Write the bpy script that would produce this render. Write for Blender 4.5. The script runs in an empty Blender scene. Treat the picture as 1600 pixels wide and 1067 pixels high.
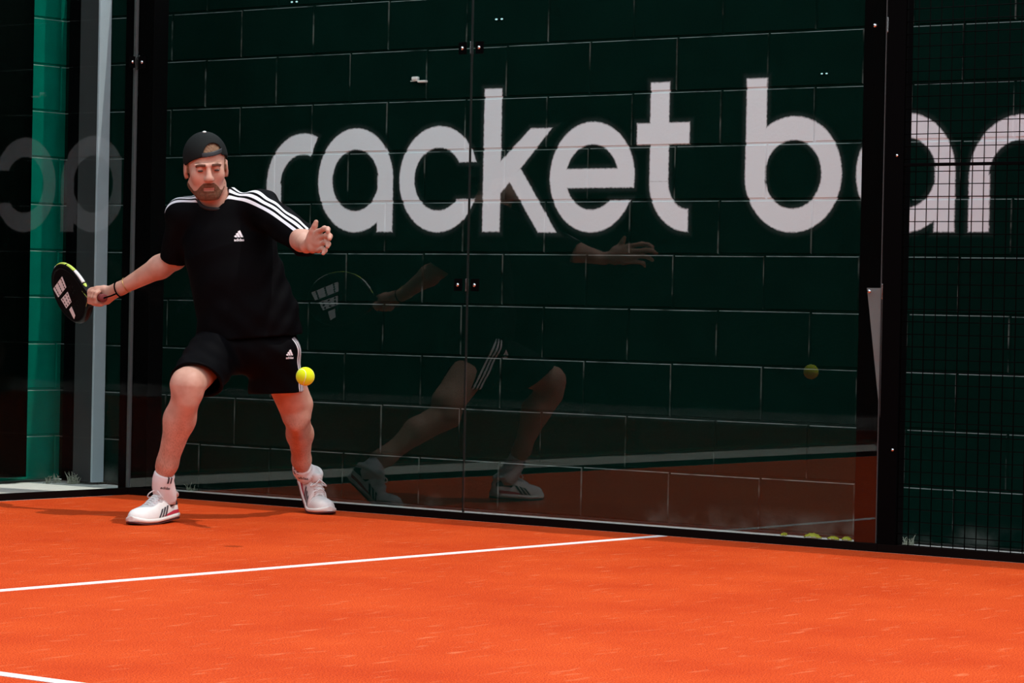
import bpy, bmesh, math, random
import numpy as np
from mathutils import Vector, Matrix
from mathutils.bvhtree import BVHTree
random.seed(4); rng = np.random.default_rng(4)
scene = bpy.context.scene
COL = scene.collection

# ------------------------------------------------------------------ camera
FPX = 4695.5
CAM = np.array([9.8996, -9.7708, 0.8986])
yaw, pitch, roll = 0.9048, 0.0117, 0.0198
FW = np.array([-math.cos(yaw)*math.cos(pitch), math.sin(yaw)*math.cos(pitch), -math.sin(pitch)])
r0 = np.cross(FW, [0, 0, 1]); r0 /= np.linalg.norm(r0); u0 = np.cross(r0, FW)
RT = math.cos(roll)*r0 + math.sin(roll)*u0
UP = -math.sin(roll)*r0 + math.cos(roll)*u0
cd = bpy.data.cameras.new('camera'); cd.sensor_width = 36; cd.lens = FPX*36/1600
cd.clip_start = .1; cd.clip_end = 400
cam = bpy.data.objects.new('camera', cd); COL.objects.link(cam)
M = Matrix.Identity(4)
for i in range(3):
    M[i][0] = RT[i]; M[i][1] = UP[i]; M[i][2] = -FW[i]; M[i][3] = CAM[i]
cam.matrix_world = M
scene.camera = cam

# ------------------------------------------------------------------ sky, sun, exposure
scene.view_settings.view_transform = 'Standard'; scene.view_settings.look = 'None'
scene.view_settings.gamma = 1; scene.view_settings.use_curve_mapping = False
scene.view_settings.exposure = 0.0
w = bpy.data.worlds.new('sky'); scene.world = w; w.use_nodes = True
nt = w.node_tree; bgn = nt.nodes['Background']
tc = nt.nodes.new('ShaderNodeTexCoord'); sx = nt.nodes.new('ShaderNodeSeparateXYZ')
nt.links.new(tc.outputs['Generated'], sx.inputs[0])
cr = nt.nodes.new('ShaderNodeValToRGB'); nt.links.new(sx.outputs[2], cr.inputs[0])
cr.color_ramp.elements[0].position = 0.0; cr.color_ramp.elements[0].color = (.96, .99, 1.0, 1)
cr.color_ramp.elements[1].position = 1.0; cr.color_ramp.elements[1].color = (.50, .56, .66, 1)
e = cr.color_ramp.elements.new(.45); e.color = (.84, .89, .96, 1)
nt.links.new(cr.outputs[0], bgn.inputs[0]); bgn.inputs[1].default_value = 1.92
sl = bpy.data.lights.new('sun', 'SUN'); sl.energy = 2.1; sl.angle = math.radians(.6); sl.color = (1, .955, .89)
sun = bpy.data.objects.new('sun', sl); COL.objects.link(sun)
SUND = Vector((-.46, -.085, -1)).normalized()
sun.rotation_euler = SUND.to_track_quat('-Z', 'Y').to_euler(); sun.location = (3, 2, 8)

# ------------------------------------------------------------------ helpers
def ray(px, py): return FW + RT*(px-800)/FPX - UP*(py-533.5)/FPX
def W(px, py, D): return CAM + ray(px, py)*D           # world point seen there at that depth
def hitx(px, py, X):
    d = ray(px, py); return CAM + d*(X-CAM[0])/d[0]
def hity(px, py, Y):
    d = ray(px, py); return CAM + d*(Y-CAM[1])/d[1]
def hitz(px, py, Z):
    d = ray(px, py); return CAM + d*(Z-CAM[2])/d[2]

def mesh_obj(name, verts, faces, mat, parent=None, smooth=True, attrs=None, loc=None, rotz=0):
    me = bpy.data.meshes.new(name)
    if isinstance(faces, np.ndarray):
        n = len(faces); k = faces.shape[1]
        me.vertices.add(len(verts)); me.vertices.foreach_set('co', np.asarray(verts, dtype=np.float32).ravel())
        me.loops.add(n*k); me.loops.foreach_set('vertex_index', faces.astype(np.int32).ravel())
        me.polygons.add(n); me.polygons.foreach_set('loop_start', np.arange(n, dtype=np.int32)*k)
        me.update(calc_edges=True); me.validate()
    else:
        me.from_pydata([tuple(map(float, v)) for v in verts], [], [tuple(f) for f in faces]); me.update()
    if smooth: me.polygons.foreach_set('use_smooth', [True]*len(me.polygons))
    if attrs:
        for an, av in attrs.items():
            a = me.attributes.new(an, 'FLOAT', 'POINT'); a.data.foreach_set('value', np.asarray(av, dtype=np.float32))
    if mat: me.materials.append(mat)
    o = bpy.data.objects.new(name, me); COL.objects.link(o)
    if parent: o.parent = parent
    if loc is not None: o.location = loc
    if rotz: o.rotation_euler = (0, 0, rotz)
    return o

def tag(o, label=None, cat=None, group=None, kind=None):
    if label: o['label'] = label
    if cat: o['category'] = cat
    if group: o['group'] = group
    if kind: o['kind'] = kind
    return o
def empty(name, loc, label, cat, group=None):
    o = bpy.data.objects.new(name, None); COL.objects.link(o); o.location = loc; o.empty_display_size = .1
    return tag(o, label, cat, group)

class MB:
    """collects shapes, builds them as one mesh"""
    def __init__(s): s.v = []; s.f = []
    def add(s, v, f):
        n = len(s.v); s.v += [tuple(map(float, p)) for p in v]; s.f += [tuple(i+n for i in q) for q in f]; return s
    def box(s, lo, hi):
        x0, y0, z0 = lo; x1, y1, z1 = hi
        v = [(x0,y0,z0),(x1,y0,z0),(x1,y1,z0),(x0,y1,z0),(x0,y0,z1),(x1,y0,z1),(x1,y1,z1),(x0,y1,z1)]
        return s.add(v, [(0,3,2,1),(4,5,6,7),(0,1,5,4),(1,2,6,5),(2,3,7,6),(3,0,4,7)])
    def cbox(s, lo, hi, b=.002):
        bm = bmesh.new(); bmesh.ops.create_cube(bm, size=1)
        lo = np.array(lo); hi = np.array(hi)
        for q in bm.verts: q.co = Vector(((lo+hi)/2 + np.array(q.co)*(hi-lo)))
        bmesh.ops.bevel(bm, geom=bm.edges[:], offset=b, segments=2, affect='EDGES', profile=.6)
        bm.verts.index_update()
        s.add([q.co for q in bm.verts], [[q.index for q in f.verts] for f in bm.faces]); bm.free(); return s
    def tube(s, pts, rad, n=10, cap=True, closed=False):
        pts = [np.array(p, float) for p in pts]; N = len(pts)
        if np.isscalar(rad): rad = [rad]*N
        prev = None; rings = []
        for i, p in enumerate(pts):
            if closed: t = pts[(i+1) % N]-pts[i-1]
            else: t = pts[min(i+1, N-1)]-pts[max(i-1, 0)]
            t = t/np.linalg.norm(t)
            if prev is None:
                a = np.array([0, 0, 1.]) if abs(t[2]) < .9 else np.array([1., 0, 0])
            else: a = prev
            a = a-t*(a@t); a /= np.linalg.norm(a); prev = a; b = np.cross(t, a)
            rings.append([p+rad[i]*(math.cos(2*math.pi*k/n)*a+math.sin(2*math.pi*k/n)*b) for k in range(n)])
        v = [q for r in rings for q in r]; f = []
        for i in range(N if closed else N-1):
            j = (i+1) % N
            for k in range(n):
                f.append((i*n+k, i*n+(k+1) % n, j*n+(k+1) % n, j*n+k))
        if cap and not closed:
            f.append(tuple(range(n))[::-1]); f.append(tuple((N-1)*n+k for k in range(n)))
        return s.add(v, f)
    def ball(s, c, r, n=16, m=10, sc=(1, 1, 1)):
        v = [(c[0], c[1], c[2]+r*sc[2])]; f = []
        for i in range(1, m):
            a = math.pi*i/m
            for k in range(n):
                b = 2*math.pi*k/n
                v.append((c[0]+r*sc[0]*math.sin(a)*math.cos(b), c[1]+r*sc[1]*math.sin(a)*math.sin(b), c[2]+r*sc[2]*math.cos(a)))
        v.append((c[0], c[1], c[2]-r*sc[2])); L = len(v)-1
        for k in range(n):
            f.append((0, 1+k, 1+(k+1) % n)); f.append((L, L-n+(k+1) % n, L-n+k))
            for i in range(m-2): f.append((1+i*n+k, 1+(i+1)*n+k, 1+(i+1)*n+(k+1) % n, 1+i*n+(k+1) % n))
        return s.add(v, f)
    def build(s, name, mat, parent=None, smooth=False, loc=None, rotz=0):
        return mesh_obj(name, s.v, s.f, mat, parent, smooth, None, loc, rotz)

# ------------------------------------------------------------------ materials
def mat(name, col, rough=.6, metal=0, spec=.5, bump=0, bscale=200, cvar=0, cscale=30, sss=0, sheen=0):
    m = bpy.data.materials.new(name); m.use_nodes = True; t = m.node_tree; b = t.nodes['Principled BSDF']
    b.inputs['Base Color'].default_value = (*col, 1); b.inputs['Roughness'].default_value = rough
    b.inputs['Metallic'].default_value = metal; b.inputs['Specular IOR Level'].default_value = spec
    if sheen: b.inputs['Sheen Weight'].default_value = sheen
    if sss:
        b.inputs['Subsurface Weight'].default_value = sss; b.inputs['Subsurface Radius'].default_value = (.012, .005, .003)
        b.inputs['Subsurface Scale'].default_value = 1
    tcn = t.nodes.new('ShaderNodeTexCoord')
    if cvar:
        n = t.nodes.new('ShaderNodeTexNoise'); n.inputs['Scale'].default_value = cscale; n.inputs['Detail'].default_value = 4
        t.links.new(tcn.outputs['Object'], n.inputs['Vector'])
        h = t.nodes.new('ShaderNodeMixRGB'); h.inputs[1].default_value = (*[c*(1-cvar) for c in col], 1); h.inputs[2].default_value = (*[min(1, c*(1+cvar)) for c in col], 1)
        t.links.new(n.outputs[0], h.inputs[0]); t.links.new(h.outputs[0], b.inputs['Base Color'])
    if bump:
        n = t.nodes.new('ShaderNodeTexNoise'); n.inputs['Scale'].default_value = bscale; n.inputs['Detail'].default_value = 3
        t.links.new(tcn.outputs['Object'], n.inputs['Vector'])
        bp = t.nodes.new('ShaderNodeBump'); bp.inputs['Strength'].default_value = bump; bp.inputs['Distance'].default_value = .002
        t.links.new(n.outputs[0], bp.inputs['Height']); t.links.new(bp.outputs[0], b.inputs['Normal'])
    return m

class Ex:
    """small expression builder for math nodes"""
    def __init__(s, t, sock): s.t = t; s.s = sock
    def _op(s, op, o=None, o2=None):
        n = s.t.nodes.new('ShaderNodeMath'); n.operation = op
        for i, a in enumerate((s, o, o2)):
            if a is None: continue
            if isinstance(a, Ex): s.t.links.new(a.s, n.inputs[i])
            else: n.inputs[i].default_value = a
        return Ex(s.t, n.outputs[0])
    def __add__(s, o): return s._op('ADD', o)
    def __sub__(s, o): return s._op('SUBTRACT', o)
    def __mul__(s, o): return s._op('MULTIPLY', o)
    def max(s, o): return s._op('MAXIMUM', o)
    def min(s, o): return s._op('MINIMUM', o)
    def abs(s): return s._op('ABSOLUTE')
    def neg(s): return s*-1.0
    def sqrt(s): return s._op('SQRT')
    def gt(s, v): return s._op('GREATER_THAN', v)
    def lt(s, v): return s._op('LESS_THAN', v)
    def soft(s, a, b):
        n = s.t.nodes.new('ShaderNodeMapRange'); n.interpolation_type = 'SMOOTHSTEP'
        s.t.links.new(s.s, n.inputs['Value']); n.inputs['From Min'].default_value = a; n.inputs['From Max'].default_value = b
        return Ex(s.t, n.outputs[0])

M_black = mat('black_powder_coat', (.0018, .0018, .002), .5, 0, .015)
M_blackmatte = mat('black_steel_matte', (.0015, .0015, .0018), .8, 0, 0)
M_rail = mat('bronze_black_rail', (.006, .004, .0035), .7, 0, .02)
M_steel = mat('stainless_steel', (.75, .77, .78), .25, 1)
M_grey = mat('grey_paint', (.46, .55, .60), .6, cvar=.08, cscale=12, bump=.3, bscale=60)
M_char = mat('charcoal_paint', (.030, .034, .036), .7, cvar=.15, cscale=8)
M_wire = mat('black_wire', (.0015, .0015, .0015), .6, 0, .02)
M_concrete = mat('pale_concrete', (.80, .80, .72), .9, cvar=.15, cscale=9, bump=.5, bscale=80)
M_white = mat('white_plastic', (.85, .87, .82), .4)
M_shade = mat('dark_shade_sheet', (.0012, .0025, .002), .95, 0, 0, cvar=.2, cscale=300)  # for the sheet that stands for shade on the back wall

def turf_material():
    m = bpy.data.materials.new('orange_turf'); m.use_nodes = True; t = m.node_tree; b = t.nodes['Principled BSDF']
    tcn = t.nodes.new('ShaderNodeTexCoord')
    def noise(scale, detail, sc=(1, 1, 1), rot=0):
        mp = t.nodes.new('ShaderNodeMapping'); mp.inputs['Scale'].default_value = sc; mp.inputs['Rotation'].default_value = (0, 0, rot)
        t.links.new(tcn.outputs['Object'], mp.inputs[0])
        n = t.nodes.new('ShaderNodeTexNoise'); n.inputs['Scale'].default_value = scale; n.inputs['Detail'].default_value = detail
        t.links.new(mp.outputs[0], n.inputs['Vector']); return n.outputs[0]
    n1 = noise(230, 6); n2 = noise(2.2, 6); n3 = noise(28, 5, (1, .25, 1), .9)
    r1 = t.nodes.new('ShaderNodeValToRGB'); t.links.new(n1, r1.inputs[0])
    r1.color_ramp.elements[0].position = .38; r1.color_ramp.elements[0].color = (.40, .026, .002, 1)
    r1.color_ramp.elements[1].position = .60; r1.color_ramp.elements[1].color = (.79, .090, .011, 1)
    r2 = t.nodes.new('ShaderNodeValToRGB'); t.links.new(n2, r2.inputs[0])
    r2.color_ramp.elements[0].position = .3; r2.color_ramp.elements[0].color = (.84, .76, .70, 1)
    r2.color_ramp.elements[1].position = .72; r2.color_ramp.elements[1].color = (1.0, 1.15, 1.4, 1)
    mx = t.nodes.new('ShaderNodeMixRGB'); mx.blend_type = 'MULTIPLY'; mx.inputs[0].default_value = 1
    t.links.new(r1.outputs[0], mx.inputs[1]); t.links.new(r2.outputs[0], mx.inputs[2])
    r3 = t.nodes.new('ShaderNodeValToRGB'); t.links.new(n3, r3.inputs[0])
    r3.color_ramp.elements[0].position = .6; r3.color_ramp.elements[0].color = (0, 0, 0, 1)
    r3.color_ramp.elements[1].position = .82; r3.color_ramp.elements[1].color = (.55, .55, .55, 1)
    m2 = t.nodes.new('ShaderNodeMixRGB'); t.links.new(r3.outputs[0], m2.inputs[0]); t.links.new(mx.outputs[0], m2.inputs[1])
    m2.inputs[2].default_value = (.84, .26, .11, 1)
    t.links.new(m2.outputs[0], b.inputs['Base Color']); b.inputs['Roughness'].default_value = .95
    b.inputs['Specular IOR Level'].default_value = .12
    bp = t.nodes.new('ShaderNodeBump'); bp.inputs['Strength'].default_value = .55; bp.inputs['Distance'].default_value = .004
    t.links.new(n1, bp.inputs['Height']); t.links.new(bp.outputs[0], b.inputs['Normal'])
    return m
M_turf = turf_material()
M_line = mat('white_line_turf', (.86, .84, .80), .9, cvar=.06, cscale=200, bump=.4, bscale=260)

def glass_material():
    m = bpy.data.materials.new('tempered_glass'); m.use_nodes = True; t = m.node_tree; t.nodes.clear()
    o = t.nodes.new('ShaderNodeOutputMaterial'); tr = t.nodes.new('ShaderNodeBsdfTransparent'); tr.inputs[0].default_value = (.955, .975, .965, 1)
    gl = t.nodes.new('ShaderNodeBsdfGlossy'); gl.inputs['Roughness'].default_value = 0.004
    fr = t.nodes.new('ShaderNodeFresnel'); fr.inputs[0].default_value = 1.5
    ge = t.nodes.new('ShaderNodeNewGeometry')
    k = Ex(t, fr.outputs[0])*1.45; bf = Ex(t, ge.outputs['Backfacing']); k = k*(bf*-1.0+1.0)
    mx = t.nodes.new('ShaderNodeMixShader'); t.links.new(k.s, mx.inputs[0]); t.links.new(tr.outputs[0], mx.inputs[1]); t.links.new(gl.outputs[0], mx.inputs[2])
    t.links.new(mx.outputs[0], o.inputs[0]); return m
M_glass = glass_material()

WY = .560           # face of the painted block wall
KW = (WY-CAM[1])/(.435-CAM[1])
CH = .2253*KW; Z0 = CAM[2]+(2.2535-CAM[2])*KW; BL = .45*KW
LC = (.565, .62, .645); LEDGE_LIT = .34  # strength of the sunlight painted on the joint ledges
def wall_paint(name, base, letters, dk=1):
    m = bpy.data.materials.new(name); m.use_nodes = True; t = m.node_tree; b = t.nodes['Principled BSDF']
    tcn = t.nodes.new('ShaderNodeTexCoord'); sp = t.nodes.new('ShaderNodeSeparateXYZ'); t.links.new(tcn.outputs['Object'], sp.inputs[0])
    X0_ = Ex(t, sp.outputs[0]); Z0_ = Ex(t, sp.outputs[2]); Zr = Z0_
    X = (X0_-CAM[0])*(1/KW)+CAM[0]; Z = (Z0_-CAM[2])*(1/KW)+CAM[2]   # paint laid out in lettering units
    n = t.nodes.new('ShaderNodeTexNoise'); n.inputs['Scale'].default_value = 6; n.inputs['Detail'].default_value = 6; t.links.new(tcn.outputs['Object'], n.inputs['Vector'])
    mx = t.nodes.new('ShaderNodeMixRGB'); t.links.new(n.outputs[0], mx.inputs[0])
    mx.inputs[1].default_value = (*[c*.75 for c in base], 1); mx.inputs[2].default_value = (*[c*1.25 for c in base], 1)
    col = mx.outputs[0]
    n2 = t.nodes.new('ShaderNodeTexNoise'); n2.inputs['Scale'].default_value = 90; n2.inputs['Detail'].default_value = 4; t.links.new(tcn.outputs['Object'], n2.inputs['Vector'])
    # pale dusty salt bloom along the foot of the wall
    n3 = t.nodes.new('ShaderNodeTexNoise'); n3.inputs['Scale'].default_value = 3.1; n3.inputs['Detail'].default_value = 5; t.links.new(tcn.outputs['Object'], n3.inputs['Vector'])
    foot = Zr.soft(.11, .0)*Ex(t, n3.outputs[0]).soft(.52, .75)*.5
    m3 = t.nodes.new('ShaderNodeMixRGB'); t.links.new(foot.s, m3.inputs[0]); t.links.new(col, m3.inputs[1]); m3.inputs[2].default_value = (.22, .23, .21, 1); col = m3.outputs[0]
    if letters:
        d = None
        def U(e):
            nonlocal d
            d = e if d is None else d.min(e)
        def ell(cx, cz, rx, rz):
            ex = (X-cx)*(1/rx); ez = (Z-cz)*(1/rz)
            return ((ex*ex+ez*ez).sqrt()-1.0)*min(rx, rz)
        def ring(cx, cz=1.452, ro=(.222, .232), ri=(.139, .140)): return ell(cx, cz, *ro).max(ell(cx, cz, *ri).neg())
        def box(x0, x1, z0, z1): return ((X-(x0+x1)/2).abs()-(x1-x0)/2).max((Z-(z0+z1)/2).abs()-(z1-z0)/2)
        def poly(pts):
            e = None
            cx = sum(p[0] for p in pts)/len(pts); cz = sum(p[1] for p in pts)/len(pts)
            for i in range(len(pts)):
                (x0, z0), (x1, z1) = pts[i], pts[(i+1) % len(pts)]
                nx, nz = z1-z0, -(x1-x0); L = math.hypot(nx, nz); nx /= L; nz /= L
                if (cx-x0)*nx+(cz-z0)*nz > 0: nx, nz = -nx, -nz
                q = X*nx+(Z*nz-(x0*nx+z0*nz)); e = q if e is None else e.max(q)
            return e
        def px(x, y): p = hity(x, y, .435); return (p[0], p[2])
        def let_r(x):
            cx = x+.2225
            U(ring(cx, 1.435).max((Z-1.435).neg()).max((X-(cx+.062)) - (Z-1.60)*.5)); U(box(x, x+.088, 1.222, 1.44))
        def let_a(x0, x1): U(ring(x0+.222)); U(box(x1-.088, x1, 1.222, 1.47))
        let_r(.422); let_a(.742, 1.186)
        U(ring(1.449).max(box(1.52, 1.9, 1.362, 1.527).neg()))
        U(box(1.703, 1.797, 1.222, 1.840))
        K = lambda a, c: px(400+a/2.667, 100+c/2.667)
        U(poly([K(1145, 270), K(1230, 268), K(1100, 435), K(1050, 497), K(1010, 545), K(1010, 415)]))
        U(poly([K(1050, 480), K(1100, 435), K(1248, 700), K(1175, 700)]))
        U(ring(2.291).max(box(2.30, 2.7, 1.352, 1.408).neg())); U(box(2.12, 2.50, 1.408, 1.486).max(ell(2.291, 1.452, .222, .232)))
        U(box(2.592, 2.685, 1.43, 1.840)); U(box(2.525, 2.790, 1.585, 1.672))
        U(ring(2.789, 1.43, (.197, .207), (.104, .118)).max(X-2.789).max(Z-1.43))
        U(box(3.071, 3.166, 1.43, 1.842)); U(ring(3.300, 1.452, (.230, .232), (.137, .140)))
        let_a(3.600, 4.044); let_r(4.108)
        wob = (Ex(t, n2.outputs[0])-.5)*.008
        mask = (d+wob).soft(.0065, -.0035)
        halo = (d+wob*1.5).soft(.030, .0)*.022
        m4 = t.nodes.new('ShaderNodeMixRGB'); t.links.new(mask.max(halo).s, m4.inputs[0]); t.links.new(col, m4.inputs[1]); m4.inputs[2].default_value = (*[c*1.45 for c in LC], 1)
        col = m4.outputs[0]
    # sunlight on the joint ledges, painted paler by the way faces point
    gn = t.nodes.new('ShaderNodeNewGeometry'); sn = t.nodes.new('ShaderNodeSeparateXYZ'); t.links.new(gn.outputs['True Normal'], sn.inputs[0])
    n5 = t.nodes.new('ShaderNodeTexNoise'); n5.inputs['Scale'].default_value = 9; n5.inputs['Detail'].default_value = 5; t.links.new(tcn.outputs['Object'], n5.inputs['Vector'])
    ledge_lit = (Ex(t, sn.outputs[2]).soft(.3, .55)*Ex(t, n5.outputs[0]).soft(.22, .58)).max(Ex(t, sn.outputs[0]).soft(.3, .6)*Ex(t, n5.outputs[0]).soft(.42, .66)*(.5*dk))*LEDGE_LIT
    m6 = t.nodes.new('ShaderNodeMixRGB'); t.links.new(ledge_lit.s, m6.inputs[0]); t.links.new(col, m6.inputs[1]); m6.inputs[2].default_value = (.55, .62, .58, 1); col = m6.outputs[0]
    t.links.new(col, b.inputs['Base Color']); b.inputs['Roughness'].default_value = .7; b.inputs['Specular IOR Level'].default_value = .0
    bp = t.nodes.new('ShaderNodeBump'); bp.inputs['Strength'].default_value = .25; bp.inputs['Distance'].default_value = .003
    t.links.new(n2.outputs[0], bp.inputs['Height']); t.links.new(bp.outputs[0], b.inputs['Normal'])
    return m
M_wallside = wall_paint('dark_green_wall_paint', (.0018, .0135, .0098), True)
M_wallback = wall_paint('sunlit_green_wall_paint', (.001, .165, .110), False, 0)  # sunlit brightness of the back wall put into its base colour

# ------------------------------------------------------------------ ground, turf, lines
mb = MB(); mb.box((-30, -60, -.25), (60, 30, -.012)); g = mb.build('floor', M_concrete); tag(g, 'pale concrete ground around the glass padel court', kind='structure')
mb = MB(); mb.box((.012, -9.99, -.010), (20, -.012, 0)); tf = mb.build('turf_court', M_turf); tag(tf, 'bright orange artificial turf covering the padel court floor', kind='structure')
def line(name, lo, hi, label):
    m_ = MB(); m_.box((*lo, 0), (*hi, .0015)); return tag(m_.build(name, M_line), label, kind='structure')
line('service_line', (3.000, -9.9), (3.048, -.03), 'white service line crossing the orange turf to the glass')
YC = hitz(0, 1053, 0)[1]
line('centre_line', (3.20, YC-.025), (9.5, YC+.025), 'white centre line in the near left corner of the turf')

# ------------------------------------------------------------------ block walls
XB = -1.06
def block_wall(name, axis, a0, a1, off, face, material, label, ztop=Z0+CH, thick=.2):
    """axis 0: wall along x at y=face, seen from -y;  axis 1: wall along y at x=face, seen from +x"""
    mb = MB(); gr = .008; dep = .006
    def P(a, z, d):  # d = depth behind the face
        return (a, face+d, z) if axis == 0 else (face-d, a, z)
    zs = []; z = ztop
    while z > .01: zs.append(z); z -= CH
    for ri, zt in enumerate(zs):
        zb = max(zt-CH, 0) if ri < len(zs)-1 else 0
        k = round((Z0-zt)/CH)
        s0 = off+(BL/2 if k % 2 else 0); i0 = math.floor((a0-s0)/BL)
        x = s0+i0*BL; dz = 0
        while x < a1:
            l = max(x, a0)+gr/2; r = min(x+BL, a1)-gr/2; x += BL
            if r-l < .02: continue
            j = random.uniform(0, .0022); tw = random.uniform(-.0012, .0012); t_ = zt-gr/2+random.uniform(-.0012, .0012); b_ = zb+gr/2+random.uniform(-.0012, .0012)
            c = .0038
            o = [P(l, b_, dep), P(r, b_, dep), P(r, t_, dep), P(l, t_, dep)]
            m_ = [P(l+.001, b_+.001, j+.0035), P(r-.001, b_+.001, j+.0035+tw), P(r-.001, t_-.001, j+.0035+tw), P(l+.001, t_-.001, j+.0035)]
            i_ = [P(l+c, b_+c, j), P(r-c, b_+c, j+tw), P(r-c, t_-c, j+tw), P(l+c, t_-c, j)]
            f = []
            for q in (0, 4):
                for e_ in range(4): f.append((q+e_, q+(e_+1) % 4, q+4+(e_+1) % 4, q+4+e_))
            f.append((8, 9, 10, 11))
            if axis == 1: f = [tuple(reversed(q)) for q in f]; f = [tuple(reversed(q)) for q in f]
            mb.add(o+m_+i_, f)
    if axis == 0: mb.box((a0, face+dep, 0), (a1, face+thick, ztop))
    else: mb.box((face-thick, a0, 0), (face-dep, a1, ztop))
    o = mb.build(name, material); return tag(o, label, kind='structure')
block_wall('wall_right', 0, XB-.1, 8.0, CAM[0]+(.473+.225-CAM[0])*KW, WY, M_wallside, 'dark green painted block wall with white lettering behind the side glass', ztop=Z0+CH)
block_wall('wall_back', 1, -11, WY+.1, .30, XB, M_wallback, 'green block wall behind the back glass, sunlit brightness put into its colour', ztop=Z0+CH*8)

M_skyblock = mat('dark_sky_blocker', (.006, .014, .010), .9, 0, 0, cvar=.3, cscale=2)  # for unseen panels added so the glass reflections stay dark
mb = MB(); mb.box((-2, -13.2, 0), (22, -13.0, 4.6)); tag(mb.build('sky_blocker_side', M_skyblock), 'dark panel added out of view on the far side to keep glass reflections dark', kind='structure')
mb = MB(); mb.box((21, -13, 0), (21.2, 3, 4.6)); tag(mb.build('sky_blocker_end', M_skyblock), 'dark panel added out of view beyond the other end to keep glass reflections dark', kind='structure')
# ------------------------------------------------------------------ glass enclosure
gwS = empty('glass_wall', (0, 0, 0), 'long side glass wall behind the player, reflecting him and the ball', 'glass wall', None)
gwB = empty('glass_wall', (-.005, 0, 0), 'back glass wall at the left edge, in front of the sunlit green blocks', 'glass wall', None)
def pane(lo, hi, par):
    m_ = MB(); m_.box(lo, hi); return m_.build('glass_panel', M_glass, par)
XJ = 1.976
pane((.008, .0, .032), (XJ-.004, .010, 3.0), gwS); pane((XJ+.004, .0, .032), (3.984, .010, 3.0), gwS)
for k in range(5): pane((-.005, -2*k-1.994, .032), (.005, -2*k-.006, 3.0), gwB)
def vstrip(lo, hi, material, par):
    m_ = MB(); m_.cbox(lo, hi, .0008); return m_.build('edge_strip', material, par)
M_edge = mat('ground_glass_edge', (.085, .10, .10), .4, 0, .4); M_joint = mat('dark_joint_gap', (.010, .014, .013), .6, 0, .2)
vstrip((-.014, -.006, .032), (.002, .009, 3.0), M_edge, gwS)
vstrip((XJ-.0035, .001, .032), (XJ+.0035, .009, 3.0), M_joint, gwS)  # dark strip filling the gap between the two panes
vstrip((3.9845, .001, .032), (3.9875, .009, 3.0), M_edge, gwS)
def rail(lo, hi, par):
    m_ = MB(); m_.cbox(lo, hi, .0015); return m_.build('bottom_rail', M_rail, par)
rail((.0, -.012, 0), (4.0, .0115, .031), gwS); rail((-.012, -10, 0), (.011, -.0125, .031), gwB)

def clamp(root, x, z, w=.042, h=.052):
    pl = MB(); pl.cbox((x-w/2, -.0045, z-h/2), (x+w/2, -.0005, z+h/2), .001)
    p = pl.build('clamp_plate', M_black, root)
    b = MB(); b.tube([(x, -.0045, z), (x, -.009, z)], [.0085, .007], 14); b.tube([(x, -.0085, z), (x, -.0095, z)], [.004, .0035], 10)
    b.build('bolt', M_steel, p, True)
    return p

# corner post
def post(name, loc, label, build):
    e_ = empty(name, loc, label, 'post'); build(e_); return e_
def corner(e_):
    a = MB(); a.cbox((-.085, .0125, 0), (.098, .105, 3.05), .003); a.build('tube', M_black, e_)
    a = MB(); a.cbox((-.13, .012, 0), (.14, .15, .008), .001); a.build('base_plate', M_black, e_)
post('corner_post', (0, 0, 0), 'black steel corner post behind the meeting edge of both glass walls', corner)
for zz in (1.982,):
    r_ = gwS
    clamp(r_, .040, zz)
    a = MB(); a.cbox((.0065, -.055, zz-.026), (.0110, -.018, zz+.026), .001); a.build('clamp_plate', M_black, r_)
    a = MB(); a.tube([(.0110, -.036, zz), (.0160, -.036, zz)], [.009, .0075], 14); a.build('bolt', M_steel, r_, True)
    a = MB(); a.cbox((.0065, -.0095, zz-.034), (.0125, -.0035, zz+.034), .0008); a.build('clamp_edge', M_steel, r_)
for zz in (1.975, .984):
    r_ = gwS; clamp(r_, XJ-.045, zz); clamp(r_, XJ+.045, zz)
    a = MB(); a.cbox((XJ-.0012, -.010, zz-.026), (XJ+.0035, -.0005, zz+.026), .0008); a.build('clamp_edge', M_steel, r_)
# side post behind the glass at its right end
def sidepost(e_):
    a = MB(); a.cbox((-.118, .0125, 0), (-.008, .10, 3.05), .003); a.build('tube', M_black, e_)
    for zz in (1.986, .982):
        b = MB(); b.tube([(-.062, -.001, zz), (-.062, -.007, zz)], [.0075, .0065], 14); b.build('bolt', M_steel, e_, True)
        b = MB(); b.cbox((-.006, -.008, zz-.028), (-.001, .012, zz+.028), .001); b.build('clamp_edge', M_steel, e_)
    g_ = MB(); y = .0118
    v = [(-.082, y, .995), (-.008, y, .995), (-.008, y, .50), (-.012, y, .50)]
    v += [(p[0], .0125, p[2]) for p in v]
    g_.add(v, [(0, 3, 2, 1), (4, 5, 6, 7), (0, 1, 5, 4), (1, 2, 6, 5), (2, 3, 7, 6), (3, 0, 4, 7)])
    g_.build('pale_wedge', mat('pale_grey_wedge', (.19, .21, .21), .6), e_)  # pale grey wedge on the post, narrowing downward
post('side_post', (4.0, 0, 0), 'black steel post behind the right end of the side glass, with a pale tapering wedge', sidepost)

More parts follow.
